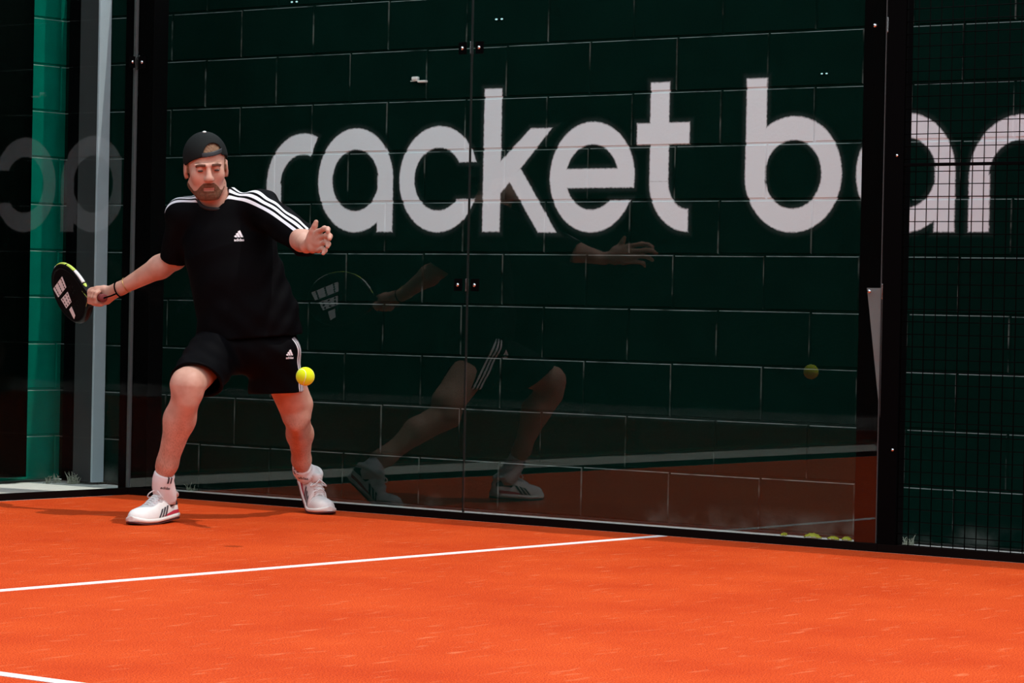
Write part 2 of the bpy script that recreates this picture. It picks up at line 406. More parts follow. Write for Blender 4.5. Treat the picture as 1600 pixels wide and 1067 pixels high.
# mesh fence
fe = empty('mesh_fence', (4.0, 0, 0), 'black welded wire mesh fence panel right of the glass', 'fence')
a = MB(); a.cbox((.0005, -.011, .031), (.078, .045, 3.05), .002); a.build('frame_post', M_black, fe)
a = MB(); a.cbox((.0005, -.012, .0), (4.0, .045, .031), .002); a.build('bottom_rail', M_rail, fe)
a = MB()
for x in np.arange(.0795, 3.6, .048): a.tube([(x, .0, .031), (x, .0, 3.0)], .0022, 6)
a.build('vertical_wires', M_wire, fe, True)
a = MB()
for z in np.arange(.075, 3.0, .0468): a.tube([(.0, -.0035, z), (3.6, -.0035, z)], .0017, 6)
a.build('horizontal_wires', M_wire, fe, True)
a = MB(); a.cbox((.07, -.006, 1.452), (3.6, .006, 1.464), .002); a.build('cross_bar', M_black, fe)
for px_, py_ in ((1402, 243), (1395, 703)):
    p = hity(px_, py_, -.012); a = MB(); a.tube([(p[0]-4, -.011, p[2]), (p[0]-4, -.016, p[2])], [.006, .005], 12); a.build('bolt', M_steel, fe, True)

# ------------------------------------------------------------------ column and painted shade in the far corner
XC = -.80
for _ in range(6): XC += (hitx(168, 400, XC)[1]-(WY-.006))*1.0
cy = [hitx(px_, 400, XC)[1] for px_ in (150, 168)]
cpost = empty('corner_column', (XC, cy[0], 0), 'pale grey faced column in the far corner between the green walls', 'column')
cxm = [hity(px_, 400, cy[0])[0] for px_ in (119, 101)]
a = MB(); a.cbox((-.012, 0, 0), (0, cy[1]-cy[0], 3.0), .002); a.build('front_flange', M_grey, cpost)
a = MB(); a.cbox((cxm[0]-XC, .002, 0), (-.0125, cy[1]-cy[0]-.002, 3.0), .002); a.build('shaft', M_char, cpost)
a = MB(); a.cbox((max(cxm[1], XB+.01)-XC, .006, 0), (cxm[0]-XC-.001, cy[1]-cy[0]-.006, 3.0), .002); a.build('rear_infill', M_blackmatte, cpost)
print('column', XC, cy, cxm)
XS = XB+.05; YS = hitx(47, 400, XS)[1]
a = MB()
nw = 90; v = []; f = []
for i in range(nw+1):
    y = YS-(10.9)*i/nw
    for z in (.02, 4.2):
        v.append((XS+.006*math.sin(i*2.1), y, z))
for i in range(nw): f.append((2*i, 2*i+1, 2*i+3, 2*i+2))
a.add(v, f); ws = a.build('shade_sheet', M_shade, None, True); tag(ws, 'dark sheet standing for the shade on the wall behind the back glass', 'shade_sheet')  # dark sheet added where the wall lies in shade; darkens reflections too
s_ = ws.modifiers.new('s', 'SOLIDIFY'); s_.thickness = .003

# ------------------------------------------------------------------ small things on and below the wall
p = hity(650, 125, WY-.02)
fx = empty('wall_light', (p[0], WY, p[2]), 'small white light fitting on the block wall above the letter c', 'light')
a = MB(); a.cbox((-.028, -.020, .000), (.006, -.002, .016), .004); a.build('housing', M_white, fx, True)
a = MB(); a.cbox((.012, -.026, -.012), (.056, -.004, -.002), .003); a.build('lamp_head', M_white, fx, True)
a = MB(); a.tube([(-.038, -.012, -.004), (.0, -.014, -.002), (.030, -.014, -.006)], .0028, 8); a.build('arm', M_white, fx, True)
M_glint = bpy.data.materials.new('glint_glow'); M_glint.use_nodes = True  # glowing dots added in place of lamp reflections in the glass
bb = M_glint.node_tree.nodes['Principled BSDF']; bb.inputs['Emission Color'].default_value = (.55, .95, 1, 1); bb.inputs['Emission Strength'].default_value = .75; bb.inputs['Base Color'].default_value = (.2, .3, .3, 1)
for (x, y, lb) in ((460, 3, 'twin dot lamp at the top edge, above the letter r'), (780, 30, 'twin dot lamp above the letter k'), (1288, 115, 'twin dot lamp right of the tall b stem')):
    p = hity(x, y, WY-.004)
    tw = empty('twin_glint', (p[0], WY, p[2]), 'added glow for a reflected ' + lb, 'glint', 'glowing dots added for reflections in the glass')
    s = .8 if x < 1000 else .6
    a = MB(); a.cbox((-.030*s, -.003, -.003), (.030*s, -.0005, .003), .0008); a.build('glint_back', M_blackmatte, tw)
    for dx in (-.019*s, .019*s):
        a = MB(); a.ball((dx, -.005, 0), .0095*s, 12, 8, (1, .3, .5)); a.build('glint_dot', M_glint, tw, True)

M_leaf = mat('yellow_green_leaf', (.38, .42, .03), .5, cvar=.4, cscale=60)
for (x, y, L_, hh, lb) in ((1270, 838, .085, .024, 'largest crumpled yellow-green leaf at the foot of the dark wall'), (1302, 843, .055, .016, 'middle one of the crumpled yellow-green leaves behind the glass'), (1323, 844, .045, .018, 'crumpled yellow-green leaf nearest the black side post'), (1225, 836, .02, .014, 'tiny pale leaf scrap left of the crumpled leaves')):
    p = hity(x, y, WY-.05); n = 16; v = []; f = []
    m_ = 6
    for i in range(n+1):
        u = i/n
        for j in range(m_+1):
            q = j/m_-.5
            wd = math.sin(math.pi*min(1, u*1.02+.001))**.7
            v.append((L_*(u-.5), q*.05*wd, .003+hh*wd*(.75-2*q*q)+.002*math.sin(u*25+q*9)))
    for i in range(n):
        for j in range(m_): k = i*(m_+1)+j; f.append((k, k+m_+1, k+m_+2, k+1))
    o = mesh_obj('leaf', v, f, M_leaf, None, True, None, (p[0], WY-.05, -.012)); o.modifiers.new('s', 'SOLIDIFY').thickness = .002
    tag(o, lb, 'leaf', 'leaves behind the side glass')
M_weed = mat('dry_weed', (.42, .44, .34), .8, cvar=.3, cscale=40)
def weed(x, y, X=None, Y=None, n=26, h=.05, sp=.04, lb=''):
    p = hitx(x, y, X) if X is not None else hity(x, y, Y)
    a = MB()
    for i in range(n):
        t = random.uniform(-1, 1)*sp; ang = random.uniform(0, 6.28); hh = h*random.uniform(.3, 1)
        dx, dy = math.cos(ang)*hh*.5, math.sin(ang)*hh*.25
        b0 = (t, random.uniform(-.015, .015), 0) if X is None else (random.uniform(-.015, .015), t, 0)
        a.tube([b0, (b0[0]+dx*.4, b0[1]+dy*.4, hh*.6), (b0[0]+dx, b0[1]+dy, hh*random.uniform(.6, 1))], [.0014, .0012, .0005], 5)
    tag(a.build('dry_weed', M_weed, None, True, (p[0], p[1], -.012)), lb, 'weed', 'dry weeds behind the glass')
weed(82, 750, X=-.95, n=34, h=.055, sp=.05, lb='dry weed tuft at the foot of the bright green wall')
weed(115, 752, X=-.84, n=40, h=.07, sp=.03, lb='taller dry weed tuft in front of the charcoal column side')
weed(160, 754, X=-.77, n=30, h=.05, sp=.035, lb='dry weed tuft at the foot of the pale grey column face')
weed(300, 755, Y=.57, n=30, h=.05, sp=.035, lb='dry weed tuft behind the glass, right of the front foot')
weed(1418, 850, Y=.5, n=24, h=.05, sp=.02, lb='dry weed sprig behind the mesh beside its frame post')

# ------------------------------------------------------------------ SDF modelling for the player
PB = np.array([1.40, -.75, 0.])
AX = np.array([math.sin(yaw), math.cos(yaw), 0]); AY = np.array([-math.cos(yaw), math.sin(yaw), 0])
PROT = math.atan2(AX[1], AX[0])
def loc_(w_):
    d = np.asarray(w_)-PB; return np.array([d@AX, d@AY, d[2]])
def J(px, py, D): return loc_(W(px, py, D))      # joint in the player's own frame (x right of picture, y away, z up)

class Vol:
    def __init__(s, lo, hi, h):
        s.lo = np.array(lo, float); s.h = h; s.n = np.ceil((np.array(hi)-s.lo)/h).astype(int)+1
        s.F = np.full(s.n, .3, np.float32)
    def sub(s, lo, hi):
        a = np.maximum(np.floor((lo-s.lo)/s.h).astype(int), 0); b = np.minimum(np.ceil((hi-s.lo)/s.h).astype(int)+1, s.n)
        if (b <= a).any(): return None
        g = [s.lo[i]+s.h*np.arange(a[i], b[i], dtype=np.float32) for i in range(3)]
        return (slice(a[0], b[0]), slice(a[1], b[1]), slice(a[2], b[2])), g[0][:, None, None], g[1][None, :, None], g[2][None, None, :]
    def comb(s, sl, d, k, op):
        A = s.F[sl]
        if op == 'add':
            if k > 0:
                h = np.maximum(k-np.abs(A-d), 0)/k; s.F[sl] = np.minimum(A, d)-h*h*k*.25
            else: s.F[sl] = np.minimum(A, d)
        elif op == 'sub':
            d = -d
            if k > 0:
                h = np.maximum(k-np.abs(A-d), 0)/k; s.F[sl] = np.maximum(A, d)+h*h*k*.25
            else: s.F[sl] = np.maximum(A, d)
    def cap(s, a, b, ra, rb, k=.02, op='add', sc=(1, 1, 1)):
        a = np.array(a, float); b = np.array(b, float); R_ = max(ra, rb)+k+3*s.h
        q = s.sub(np.minimum(a, b)-R_, np.maximum(a, b)+R_)
        if q is None: return s
        sl, x, y, z = q; sc = np.array(sc); ab = (b-a)*sc; L = max(ab@ab, 1e-12)
        X, Y, Z_ = (x-a[0])*sc[0], (y-a[1])*sc[1], (z-a[2])*sc[2]
        t = np.clip((X*ab[0]+Y*ab[1]+Z_*ab[2])/L, 0, 1)
        d = np.sqrt((X-ab[0]*t)**2+(Y-ab[1]*t)**2+(Z_-ab[2]*t)**2)-(ra+(rb-ra)*t)
        s.comb(sl, d.astype(np.float32), k, op); return s
    def chain(s, pts, rs, k=.02, sc=(1, 1, 1), k2=.008):
        for i in range(len(pts)-1): s.cap(pts[i], pts[i+1], rs[i], rs[i+1], k if i == 0 else k2, 'add', sc)
        return s
    def ell(s, c, r, R=None, k=.02, op='add'):
        c = np.array(c, float); r = np.array(r, float); R_ = r.max()+k+3*s.h
        q = s.sub(c-R_, c+R_)
        if q is None: return s
        sl, x, y, z = q; X, Y, Z_ = x-c[0], y-c[1], z-c[2]
        if R is None: R = np.eye(3)
        u = X*R[0, 0]+Y*R[1, 0]+Z_*R[2, 0]; v = X*R[0, 1]+Y*R[1, 1]+Z_*R[2, 1]; w_ = X*R[0, 2]+Y*R[1, 2]+Z_*R[2, 2]
        k0 = np.sqrt((u/r[0])**2+(v/r[1])**2+(w_/r[2])**2); k1 = np.sqrt((u/r[0]**2)**2+(v/r[1]**2)**2+(w_/r[2]**2)**2)+1e-9
        s.comb(sl, (k0*(k0-1)/k1).astype(np.float32), k, op); return s
    def fn(s, f):
        x = (s.lo[0]+s.h*np.arange(s.n[0], dtype=np.float32))[:, None, None]; y = (s.lo[1]+s.h*np.arange(s.n[1], dtype=np.float32))[None, :, None]; z = (s.lo[2]+s.h*np.arange(s.n[2], dtype=np.float32))[None, None, :]
        s.F = f(s.F, x, y, z).astype(np.float32); return s
    def cut(s, p, n):      # remove the side n points to
        p = np.array(p); n = np.array(n, float); n /= np.linalg.norm(n)
        return s.fn(lambda F, x, y, z: np.maximum(F, (x-p[0])*n[0]+(y-p[1])*n[1]+(z-p[2])*n[2]))
    def shell(s, t): s.F = np.maximum(s.F, -(s.F+t)); return s
    def mesh(s, smooth=0):
        F = s.F; S = F < 0; n = s.n
        c = np.zeros(n-1, np.int8)
        for i in (0, 1):
            for j in (0, 1):
                for k in (0, 1): c += S[i:n[0]-1+i, j:n[1]-1+j, k:n[2]-1+k]
        I = np.argwhere((c > 0) & (c < 8)); idx = np.full(n-1, -1, np.int32); idx[tuple(I.T)] = np.arange(len(I))
        cor = {}
        for o in np.ndindex(2, 2, 2): cor[o] = F[I[:, 0]+o[0], I[:, 1]+o[1], I[:, 2]+o[2]]
        acc = np.zeros((len(I), 3)); cnt = np.zeros(len(I))
        for ax in range(3):
            for o in np.ndindex(2, 2, 2):
                if o[ax]: continue
                o2 = list(o); o2[ax] = 1; a = cor[o]; b = cor[tuple(o2)]; m_ = (a < 0) != (b < 0)
                t = np.where(m_, a/np.where(m_, a-b, 1), 0)
                P = np.tile(np.array(o, float), (len(I), 1)); P[:, ax] += t
                acc[m_] += P[m_]; cnt[m_] += 1
        V = (I+acc/cnt[:, None])*s.h+s.lo
        Q = []
        for ax in range(3):
            b1, b2 = (ax+1) % 3, (ax+2) % 3
            A = np.take(S, range(0, n[ax]-1), ax); B = np.take(S, range(1, n[ax]), ax)
            E = np.argwhere(A != B); ok = (E[:, b1] > 0) & (E[:, b2] > 0) & (E[:, b1] < n[b1]-1) & (E[:, b2] < n[b2]-1); E = E[ok]
            ins = S[tuple(E.T)]
            def cell(d1, d2):
                C = E.copy(); C[:, b1] -= d1; C[:, b2] -= d2; return idx[tuple(C.T)]
            q = np.stack([cell(1, 1), cell(0, 1), cell(0, 0), cell(1, 0)], 1); q[~ins] = q[~ins][:, ::-1]; Q.append(q)
        Q = np.concatenate(Q)
        for _ in range(smooth):
            A = np.zeros_like(V); C = np.zeros(len(V))
            for i in range(4):
                for j in ((i+1) % 4, (i-1) % 4): np.add.at(A, Q[:, i], V[Q[:, j]]); np.add.at(C, Q[:, i], 1)
            V = V*.5+A/C[:, None]*.5
        return V, Q
def vnoise(x, y, z, sc, seed=0):
    r = np.random.default_rng(seed); o = 0
    for i in range(5):
        d = r.normal(size=3); d /= np.linalg.norm(d); p = r.uniform(0, 6.28); o = o+np.sin((x*d[0]+y*d[1]+z*d[2])*sc*r.uniform(.7, 1.5)+p)
    return o/5

# joints ------------------------------------------------------------
pel = J(386, 528, 12.34); bel = J(374, 452, 12.30); che = J(354, 372, 12.30); nck = J(341, 318, 12.29)
shR = J(287, 337, 12.33); elR = J(274, 404, 12.43); wrR = J(190, 450, 12.555)
shL = J(408, 325, 12.24); elL = J(468, 370, 11.99); wrL = J(479, 385, 11.81)
hiR = J(336, 548, 12.31); knR = J(293, 614, 11.93); anR = J(254, 752, 12.07)
hiL = J(428, 550, 12.32); knL = J(463, 648, 12.50); anL = J(473, 736, 12.84)

# head frame
hs = 1.03
th, ph, rl = math.radians(13), math.radians(17), math.radians(5)
hf = np.array([math.sin(th)*math.cos(ph), -math.cos(th)*math.cos(ph), -math.sin(ph)])
hx = np.array([math.cos(th), math.sin(th), 0]); hu = np.cross(hf, hx); hu = -hu if hu[2] < 0 else hu
hx, hu = hx*math.cos(rl)+hu*math.sin(rl), hu*math.cos(rl)-hx*math.sin(rl)
HR = np.stack([hx, hf, hu], 1); HO = J(322, 261, 12.20)
def Hd(x, y, z): return HO+HR@(np.array([x, y, z])*hs)
def hr(*r): return np.array(r)*hs

def head_prims(v):
    v.ell(Hd(0, -.016, .034), hr(.077, .094, .087), HR, .0)
    v.ell(Hd(0, .020, -.040), hr(.064, .070, .082), HR, .03)
    v.ell(Hd(0, .060, -.097), hr(.030, .024, .020), HR, .03)
    v.cap(Hd(-.054, -.005, -.070), Hd(-.018, .062, -.100), .018*hs, .016*hs, .03); v.cap(Hd(.054, -.005, -.070), Hd(.018, .062, -.100), .018*hs, .016*hs, .03)
    for s in (-1, 1):
        v.ell(Hd(s*.041, .056, -.018), hr(.025, .024, .028), HR, .02)
        v.ell(Hd(s*.033, .099, .013), hr(.021, .019, .012), HR, .010, 'sub')
        v.ell(Hd(s*.032, .0768, .0135), hr(.0155, .0135, .0115), HR, .004)
        v.cap(Hd(s*.012, .0905, .0315), Hd(s*.049, .077, .0300), .0085, .007, .010)
        v.ell(Hd(s*.0125, .098, -.0245), hr(.0085, .0115, .0085), HR, .006)
        v.ell(Hd(s*.081, -.006, -.006), hr(.009, .019, .032), HR, .008)
        v.ell(Hd(s*.089, -.002, -.002), hr(.006, .011, .019), HR, .004, 'sub')
        v.ell(Hd(s*.078, -.004, -.034), hr(.008, .010, .011), HR, .006)
    v.cap(Hd(0, .084, .028), Hd(0, .109, -.017), .0085, .0130, .012)
    v.ell(Hd(0, .109, -.0205), hr(.0145, .0125, .0115), HR, .008)
    v.cap(Hd(-.018, .079, -.0625), Hd(.018, .079, -.0625), .0075, .0075, .008)
    v.cap(Hd(-.015, .079, -.073), Hd(.015, .079, -.073), .0085, .0085, .006)
    v.cap(Hd(-.022, .091, -.0675), Hd(.022, .091, -.0675), .0022, .0022, .004, 'sub')
    return v

# body --------------------------------------------------------------
B = Vol((-.68, -.86, -.02), (.72, .60, 1.50), .0042)
B.ell(che, (.150, .085, .15), None, .0); B.ell(bel, (.150, .090, .14), None, .05); B.ell(pel, (.145, .085, .10), None, .05)
B.cap(shR, shL, .042, .042, .04)
B.cap(Hd(0, -.022, -.06), nck, .056, .066, .03)
head_prims(B)
B.chain([shR, elR], [.052, .046], .03)
fm = elR*.72+wrR*.28
B.chain([elR, fm, wrR], [.045, .048, .0275], .012, k2=.02)
B.chain([shL, elL], [.052, .045], .03); fm = elL*.7+wrL*.3
B.chain([elL, fm, wrL], [.043, .045, .028], .012, k2=.02)
B.chain([hiR, knR+[0, .0, .03], knR], [.085, .064, .055], .04, k2=.03)
B.ell(knR+[-0.006, -.030, .0], (.034, .030, .036), None, .016); B.ell(knR+[.026, -.020, .05], (.026, .026, .034), None, .02); B.ell(knR+[-.028, -.02, .055], (.024, .024, .034), None, .02)
cf = knR*.70+anR*.30+[-.004, .022, 0]
B.chain([knR, cf, anR*.8+knR*.2, anR], [0.056, 0.060, 0.038, 0.030], .018, k2=.03)
B.cap(knR+[0, -.02, -.04], anR+[0, -.012, .06], .036, .024, .02)
B.chain([hiL, knL+[-.004, 0, .04], knL], [.085, .072, .060], .04)
B.ell(knL+[.010, -.030, .0], (.034, .030, .036), None, .016); B.ell(knL+[-.024, -.02, .05], (.026, .026, .034), None, .02)
cf = knL*.66+anL*.34+[.004, .026, .0]
B.chain([knL, cf, anL*.8+knL*.2, anL], [0.054, 0.053, 0.037, 0.029], .018, k2=.03)
B.cap(knL+[0.004, -.02, -.04], anL+[0, -.012, .05], .034, .023, .02)
# feet inside the shoes
B.cap(anR, anR+[0, 0, -.012], .031, .028, .01); B.cap(anL, anL+[0, 0, -.01], .030, .028, .01)
# left hand, open with curled fingers
ks = [J(498, 362, 11.715), J(502, 371, 11.705), J(502, 381, 11.71), J(498, 391, 11.735)]
pw = J(483, 382, 11.795)
for k_, rr in zip(ks, (.0135, .0135, .013, .012)): B.cap(pw, k_, .020, rr, .012)
B.ell(J(487, 370, 11.765), (.018, .020, .022), None, .012); B.ell(J(488, 389, 11.765), (.016, .022, .018), None, .012)
fl = [[(507, 357, 11.66), (512, 358, 11.635), (512.5, 361, 11.615)], [(510, 368, 11.65), (515.5, 369, 11.62), (515, 373, 11.60)],
      [(509, 378, 11.655), (513, 381, 11.63), (511.5, 385.5, 11.615)], [(504, 389, 11.68), (508, 391, 11.655), (505, 396, 11.645)]]
for k_, ch_, rr in zip(ks, fl, (.0104, .0106, .0102, .0092)):
    P_ = [k_]+[J(*c) for c in ch_]; B.chain(P_, [rr*1.1, rr, rr*.95, rr*.85], .004)
B.chain([J(484, 375, 11.775), J(488, 361, 11.745), J(492, 353, 11.735), J(494, 346.5, 11.73)], [.016, .0125, .0105, .0092], .010)
# racket frame (needed for the grip)
Lx = np.array([.56, -.82, -.06]); Lx /= np.linalg.norm(Lx)
Wx = np.array([.38, 0, -.92]); Wx -= Lx*(Wx@Lx); Wx /= np.linalg.norm(Wx); Nx = np.cross(Wx, Lx)
if Nx[1] > 0: Nx = -Nx
RC = J(112, 458, 12.81)
butt = RC+Lx*.300; gc = RC+Lx*.237
e1 = (wrR-gc); e1 -= Lx*(e1@Lx); e1 /= np.linalg.norm(e1); e2 = np.cross(Lx, e1)
if e2[1] < 0: e2 = -e2            # e2 away from camera
def G(s, a, r): a = math.radians(a); return gc+Lx*s+(e1*math.cos(a)+e2*math.sin(a))*r
kn4 = []
for i, s in enumerate((-.034, -.012, .010, .031)):
    r = (.0088, .0092, .0088, .0080)[i]; R_ = .0175+r
    k0 = G(s, 60, R_+.012); kn4.append(k0)
    B.chain([k0, G(s-.001, 112, R_+.004), G(s, 165, R_+.001), G(s+.002, 215, R_), G(s+.003, 262, R_), G(s+.004, 300, R_)], [r*1.25, r*1.15, r*1.05, r, r, r*.9], .006)
for k0 in kn4: B.cap(wrR*.85+gc*.15, k0, .022, .0135, .012)
B.cap(wrR, G(.004, 10, .045), .027, .022, .015)
B.chain([G(.012, -15, .044), G(-.010, -45, .033), G(-.030, -70, .028), G(-.046, -82, .026)], [.017, .0125, .011, .0095], .010)
# subtract the grip so that the fingers close on it
B.cap(RC+Lx*.17, butt+Lx*.002, .0163, .0163, 0, 'sub')
BV, BF = B.mesh(1); del B

# attributes for the skin: beard shade, flush of the lips, brow
Hq = (BV-HO)@HR/hs
M_skin = bpy.data.materials.new('skin'); M_skin.use_nodes = True
t = M_skin.node_tree; b = t.nodes['Principled BSDF']; tcn = t.nodes.new('ShaderNodeTexCoord')
n = t.nodes.new('ShaderNodeTexNoise'); n.inputs['Scale'].default_value = 14; n.inputs['Detail'].default_value = 5; t.links.new(tcn.outputs['Object'], n.inputs['Vector'])
r_ = t.nodes.new('ShaderNodeValToRGB'); t.links.new(n.outputs[0], r_.inputs[0])
r_.color_ramp.elements[0].position = .3; r_.color_ramp.elements[0].color = (.47, .235, .165, 1)
r_.color_ramp.elements[1].position = .7; r_.color_ramp.elements[1].color = (.64, .375, .285, 1)
mp = t.nodes.new('ShaderNodeMapping'); mp.inputs['Scale'].default_value = (1, 1, .3); t.links.new(tcn.outputs['Object'], mp.inputs[0])
n7 = t.nodes.new('ShaderNodeTexNoise'); n7.inputs['Scale'].default_value = 240; n7.inputs['Detail'].default_value = 5; t.links.new(mp.outputs[0], n7.inputs['Vector'])
sz = t.nodes.new('ShaderNodeSeparateXYZ'); t.links.new(tcn.outputs['Object'], sz.inputs[0])
hk = Ex(t, n7.outputs[0]).soft(.46, .68)*Ex(t, sz.outputs[2]).soft(.50, .34)*.42
mh = t.nodes.new('ShaderNodeMixRGB'); t.links.new(hk.s, mh.inputs[0]); t.links.new(r_.outputs[0], mh.inputs[1]); mh.inputs[2].default_value = (.20, .10, .06, 1)
at = t.nodes.new('ShaderNodeAttribute'); at.attribute_name = 'lips'
mx = t.nodes.new('ShaderNodeMixRGB'); t.links.new(at.outputs['Fac'], mx.inputs[0]); t.links.new(mh.outputs[0], mx.inputs[1]); mx.inputs[2].default_value = (.30, .10, .08, 1)
t.links.new(mx.outputs[0], b.inputs['Base Color']); b.inputs['Roughness'].default_value = .5; b.inputs['Specular IOR Level'].default_value = .35
b.inputs['Subsurface Weight'].default_value = .08; b.inputs['Subsurface Radius'].default_value = (.010, .004, .002); b.inputs['Subsurface Scale'].default_value = 1
lips = np.exp(-((Hq[:, 2]+.068)/.008)**2)*(np.abs(Hq[:, 0]) < .024)*(Hq[:, 1] > .06)*.8
person = mesh_obj('person', BV, BF, M_skin, None, True, {'lips': lips}, tuple(PB), PROT)
tag(person, 'man in black shirt, shorts and backwards cap, crouching to swing a padel racket', 'person')

# facial hair, brows, hair, eyes
M_beard = mat('brown_beard', (.15, .072, .042), .85, 0, .1, bump=.9, bscale=420, cvar=.6, cscale=110)
M_hair = mat('light_brown_hair', (.20, .11, .06), .7, 0, .3, bump=.9, bscale=300, cvar=.6, cscale=130)
M_brow = mat('brown_brow_hair', (.11, .045, .025), .85, cvar=.3, cscale=300)
hlo, hhi = HO-.17, HO+.17
hv = Vol(hlo, hhi, .0027); head_prims(hv); HF = hv.F.copy()
def hcoords(x, y, z):
    X, Y, Z_ = x-HO[0], y-HO[1], z-HO[2]
    return [(X*HR[0, i]+Y*HR[1, i]+Z_*HR[2, i])/hs for i in range(3)]
def beard(F, x, y, z):
    a, b_, c = hcoords(x, y, z); aa = np.abs(a)
    nz = vnoise(x, y, z, 420, 1)*.0012
    top = np.interp(aa, [0, .022, .034, .046, .056, .066, .08], [-.042, -.043, -.056, -.076, -.082, -.070, -.040])
    reg = np.maximum(c-top, np.maximum(-.115-c, .005-b_-np.clip(aa-.05, 0, 1)*.9))
    hole = np.maximum(np.abs(c+.0675)-.0065, aa-.021)          # mouth
    under = np.maximum(np.abs(c+.047)-.0, aa)                  # nothing
    reg = np.maximum(reg, -hole); reg = np.maximum(reg, .018-b_ if False else reg)
    return np.maximum(np.maximum(F-.0022-nz, -(F+.005)), reg*.9)
hv.fn(beard); v_, f_ = hv.mesh(); mesh_obj('beard', v_, f_, M_beard, person)
hv.F = HF.copy()
def brow(F, x, y, z):
    a, b_, c = hcoords(x, y, z); aa = np.abs(a)
    reg = np.maximum(np.abs(c-(.0315-np.clip(aa-.036, 0, 1)*.35))-.0055, np.maximum(.012-aa, aa-.050))
    return np.maximum(np.maximum(F-.0030-vnoise(x, y, z, 700, 5)*.0008, -(F+.003)), np.maximum(reg, .04-b_))
hv.fn(brow); v_, f_ = hv.mesh(); mesh_obj('eyebrows', v_, f_, M_brow, person)
hv.F = HF.copy()
def hair(F, x, y, z):
    a, b_, c = hcoords(x, y, z); aa = np.abs(a)
    fr = np.maximum(.072-c, -1)
    side = np.maximum(np.maximum(-.030-c, c-.08), np.maximum(np.maximum(np.abs(b_-.014)-.007, aa-.078), .062-aa))
    back = np.maximum(b_+.028, -.045-c)
    reg = np.minimum(np.minimum(fr, side), back)
    return np.maximum(np.maximum(F-np.where(c > .06, .0045, .0015)-vnoise(x, y, z, 380, 8)*.0018, -(F+.004)), reg)
hv.fn(hair); v_, f_ = hv.mesh(); mesh_obj('hair', v_, f_, M_hair, person)
M_eye = mat('dark_eye', (.035, .018, .012), .2)
for s in (-1, 1):
    c = Hd(s*.0325, .0885, .0085); a = MB(); a.ball((0, 0, 0), .0090, 16, 10, (1.2, .50, .48))
    a.v = [tuple(c+HR@np.array(q)) for q in a.v]; a.build('eye', M_eye, person, True)

# cap ---------------------------------------------------------------
M_cap = mat('black_cap_cotton', (.0085, .0105, .010), .75, 0, .12, bump=.5, bscale=500)
M_strap = mat('cap_strap', (.012, .012, .014), .45)
cv = Vol(hlo, hhi+np.array([0, .05, .03]), .0027)
cv.ell(Hd(0, -.018, .036), hr(.0885, .106, .1005), HR, 0)
cv.shell(.007)
def capcut(F, x, y, z):
    a, b_, c = hcoords(x, y, z)
    edge = .068-np.clip(.085-b_, 0, 1)*.55+.16*a                        # low at back, high at forehead
    arch = np.sqrt(((a-.020)/.037)**2+((c-.072)/.036)**2)-1; arch = np.where(b_ > .02, arch*.03, 1)
    return np.maximum(np.maximum(F, edge-c), -arch)
cv.fn(capcut)
capv, capf = cv.mesh(2); capo = mesh_obj('cap', capv, capf, M_cap, person)
sv = Vol(hlo, hhi, .0025); sv.ell(Hd(0, -.018, .036), hr(.0895, .108, .1005), HR, 0); sv.shell(.0045)
def strapcut(F, x, y, z):
    a, b_, c = hcoords(x, y, z)
    return np.maximum(np.maximum(F, np.abs(c-.0705-.1*a)-.0085), np.maximum(np.abs(a-.018)-.042, .02-b_))
sv.fn(strapcut); v_, f_ = sv.mesh(); mesh_obj('strap', v_, f_, M_strap, capo)
a = MB(); a.ball((0, 0, 0), .008, 14, 8, (1, 1, .5)); c = Hd(0, -.018, .138); a.v = [tuple(c+HR@np.array(q)) for q in a.v]
a.build('button', mat('pale_button', (.7, .72, .68), .5), capo, True)
bv_ = Vol(hlo+np.array([0, -.02, -.02]), hhi+np.array([.02, .13, .02]), .003)
bv_.ell(Hd(0, -.115, .014), hr(.072, .062, .03), HR@np.array([[1, 0, 0], [0, .94, .34], [0, -.34, .94]]), 0)
bv_.fn(lambda F, x, y, z: np.maximum(F, np.abs(hcoords(x, y, z)[2]-(.022+(hcoords(x, y, z)[1]+.10)*.35+(hcoords(x, y, z)[0])**2*-3))-.0025))
bv_.cap(Hd(0, -.02, .03), Hd(0, -.02, .031), .082, .082, 0, 'sub')
v_, f_ = bv_.mesh(); mesh_obj('brim', v_, f_, M_cap, capo)

# shirt ---------------------------------------------------------------
def cloth_mat(name, col, attr, white=(.82, .82, .85)):
    m = mat(name, col, .62, 0, .045, bump=.3, bscale=900); t = m.node_tree; b = t.nodes['Principled BSDF']
    if attr:
        at = t.nodes.new('ShaderNodeAttribute'); at.attribute_name = attr
        s = Ex(t, at.outputs['Fac']); k = None
        for c in (0, 1):
            q = (s-c*1.0).abs().soft(.31, .25); k = q if k is None else k.max(q)
        mx = t.nodes.new('ShaderNodeMixRGB'); t.links.new(k.s, mx.inputs[0]); mx.inputs[1].default_value = (*col, 1); mx.inputs[2].default_value = (*white, 1)
        t.links.new(mx.outputs[0], b.inputs['Base Color'])
    return m
M_shirt = cloth_mat('black_shirt_jersey', (.0016, .0016, .0022), 'stripe'); M_short = cloth_mat('black_shorts_cloth', (.0022, .0023, .0030), 'stripe')
S_ = Vol((-.42, -.62, .62), (.45, .40, 1.36), .0048)
sc = (1, 1.45, 1)
T0 = J(343, 338, 12.30); T1 = J(358, 385, 12.30); T2 = J(372, 440, 12.29); T3 = J(386, 494, 12.30); T4 = J(394, 562, 12.32)
S_.cap(T0, T1, .100, .185, 0, 'add', sc); S_.cap(T1, T2, .185, .190, .03, 'add', sc); S_.cap(T2, T3, .190, .206, .02, 'add', sc); S_.cap(T3, T4, .206, .228, .02, 'add', sc)
S_.cap(shR, shL, .066, .066, .05); S_.cap(nck+[0, .015, -.03], nck+[0, .01, .012], .085, .078, .05)
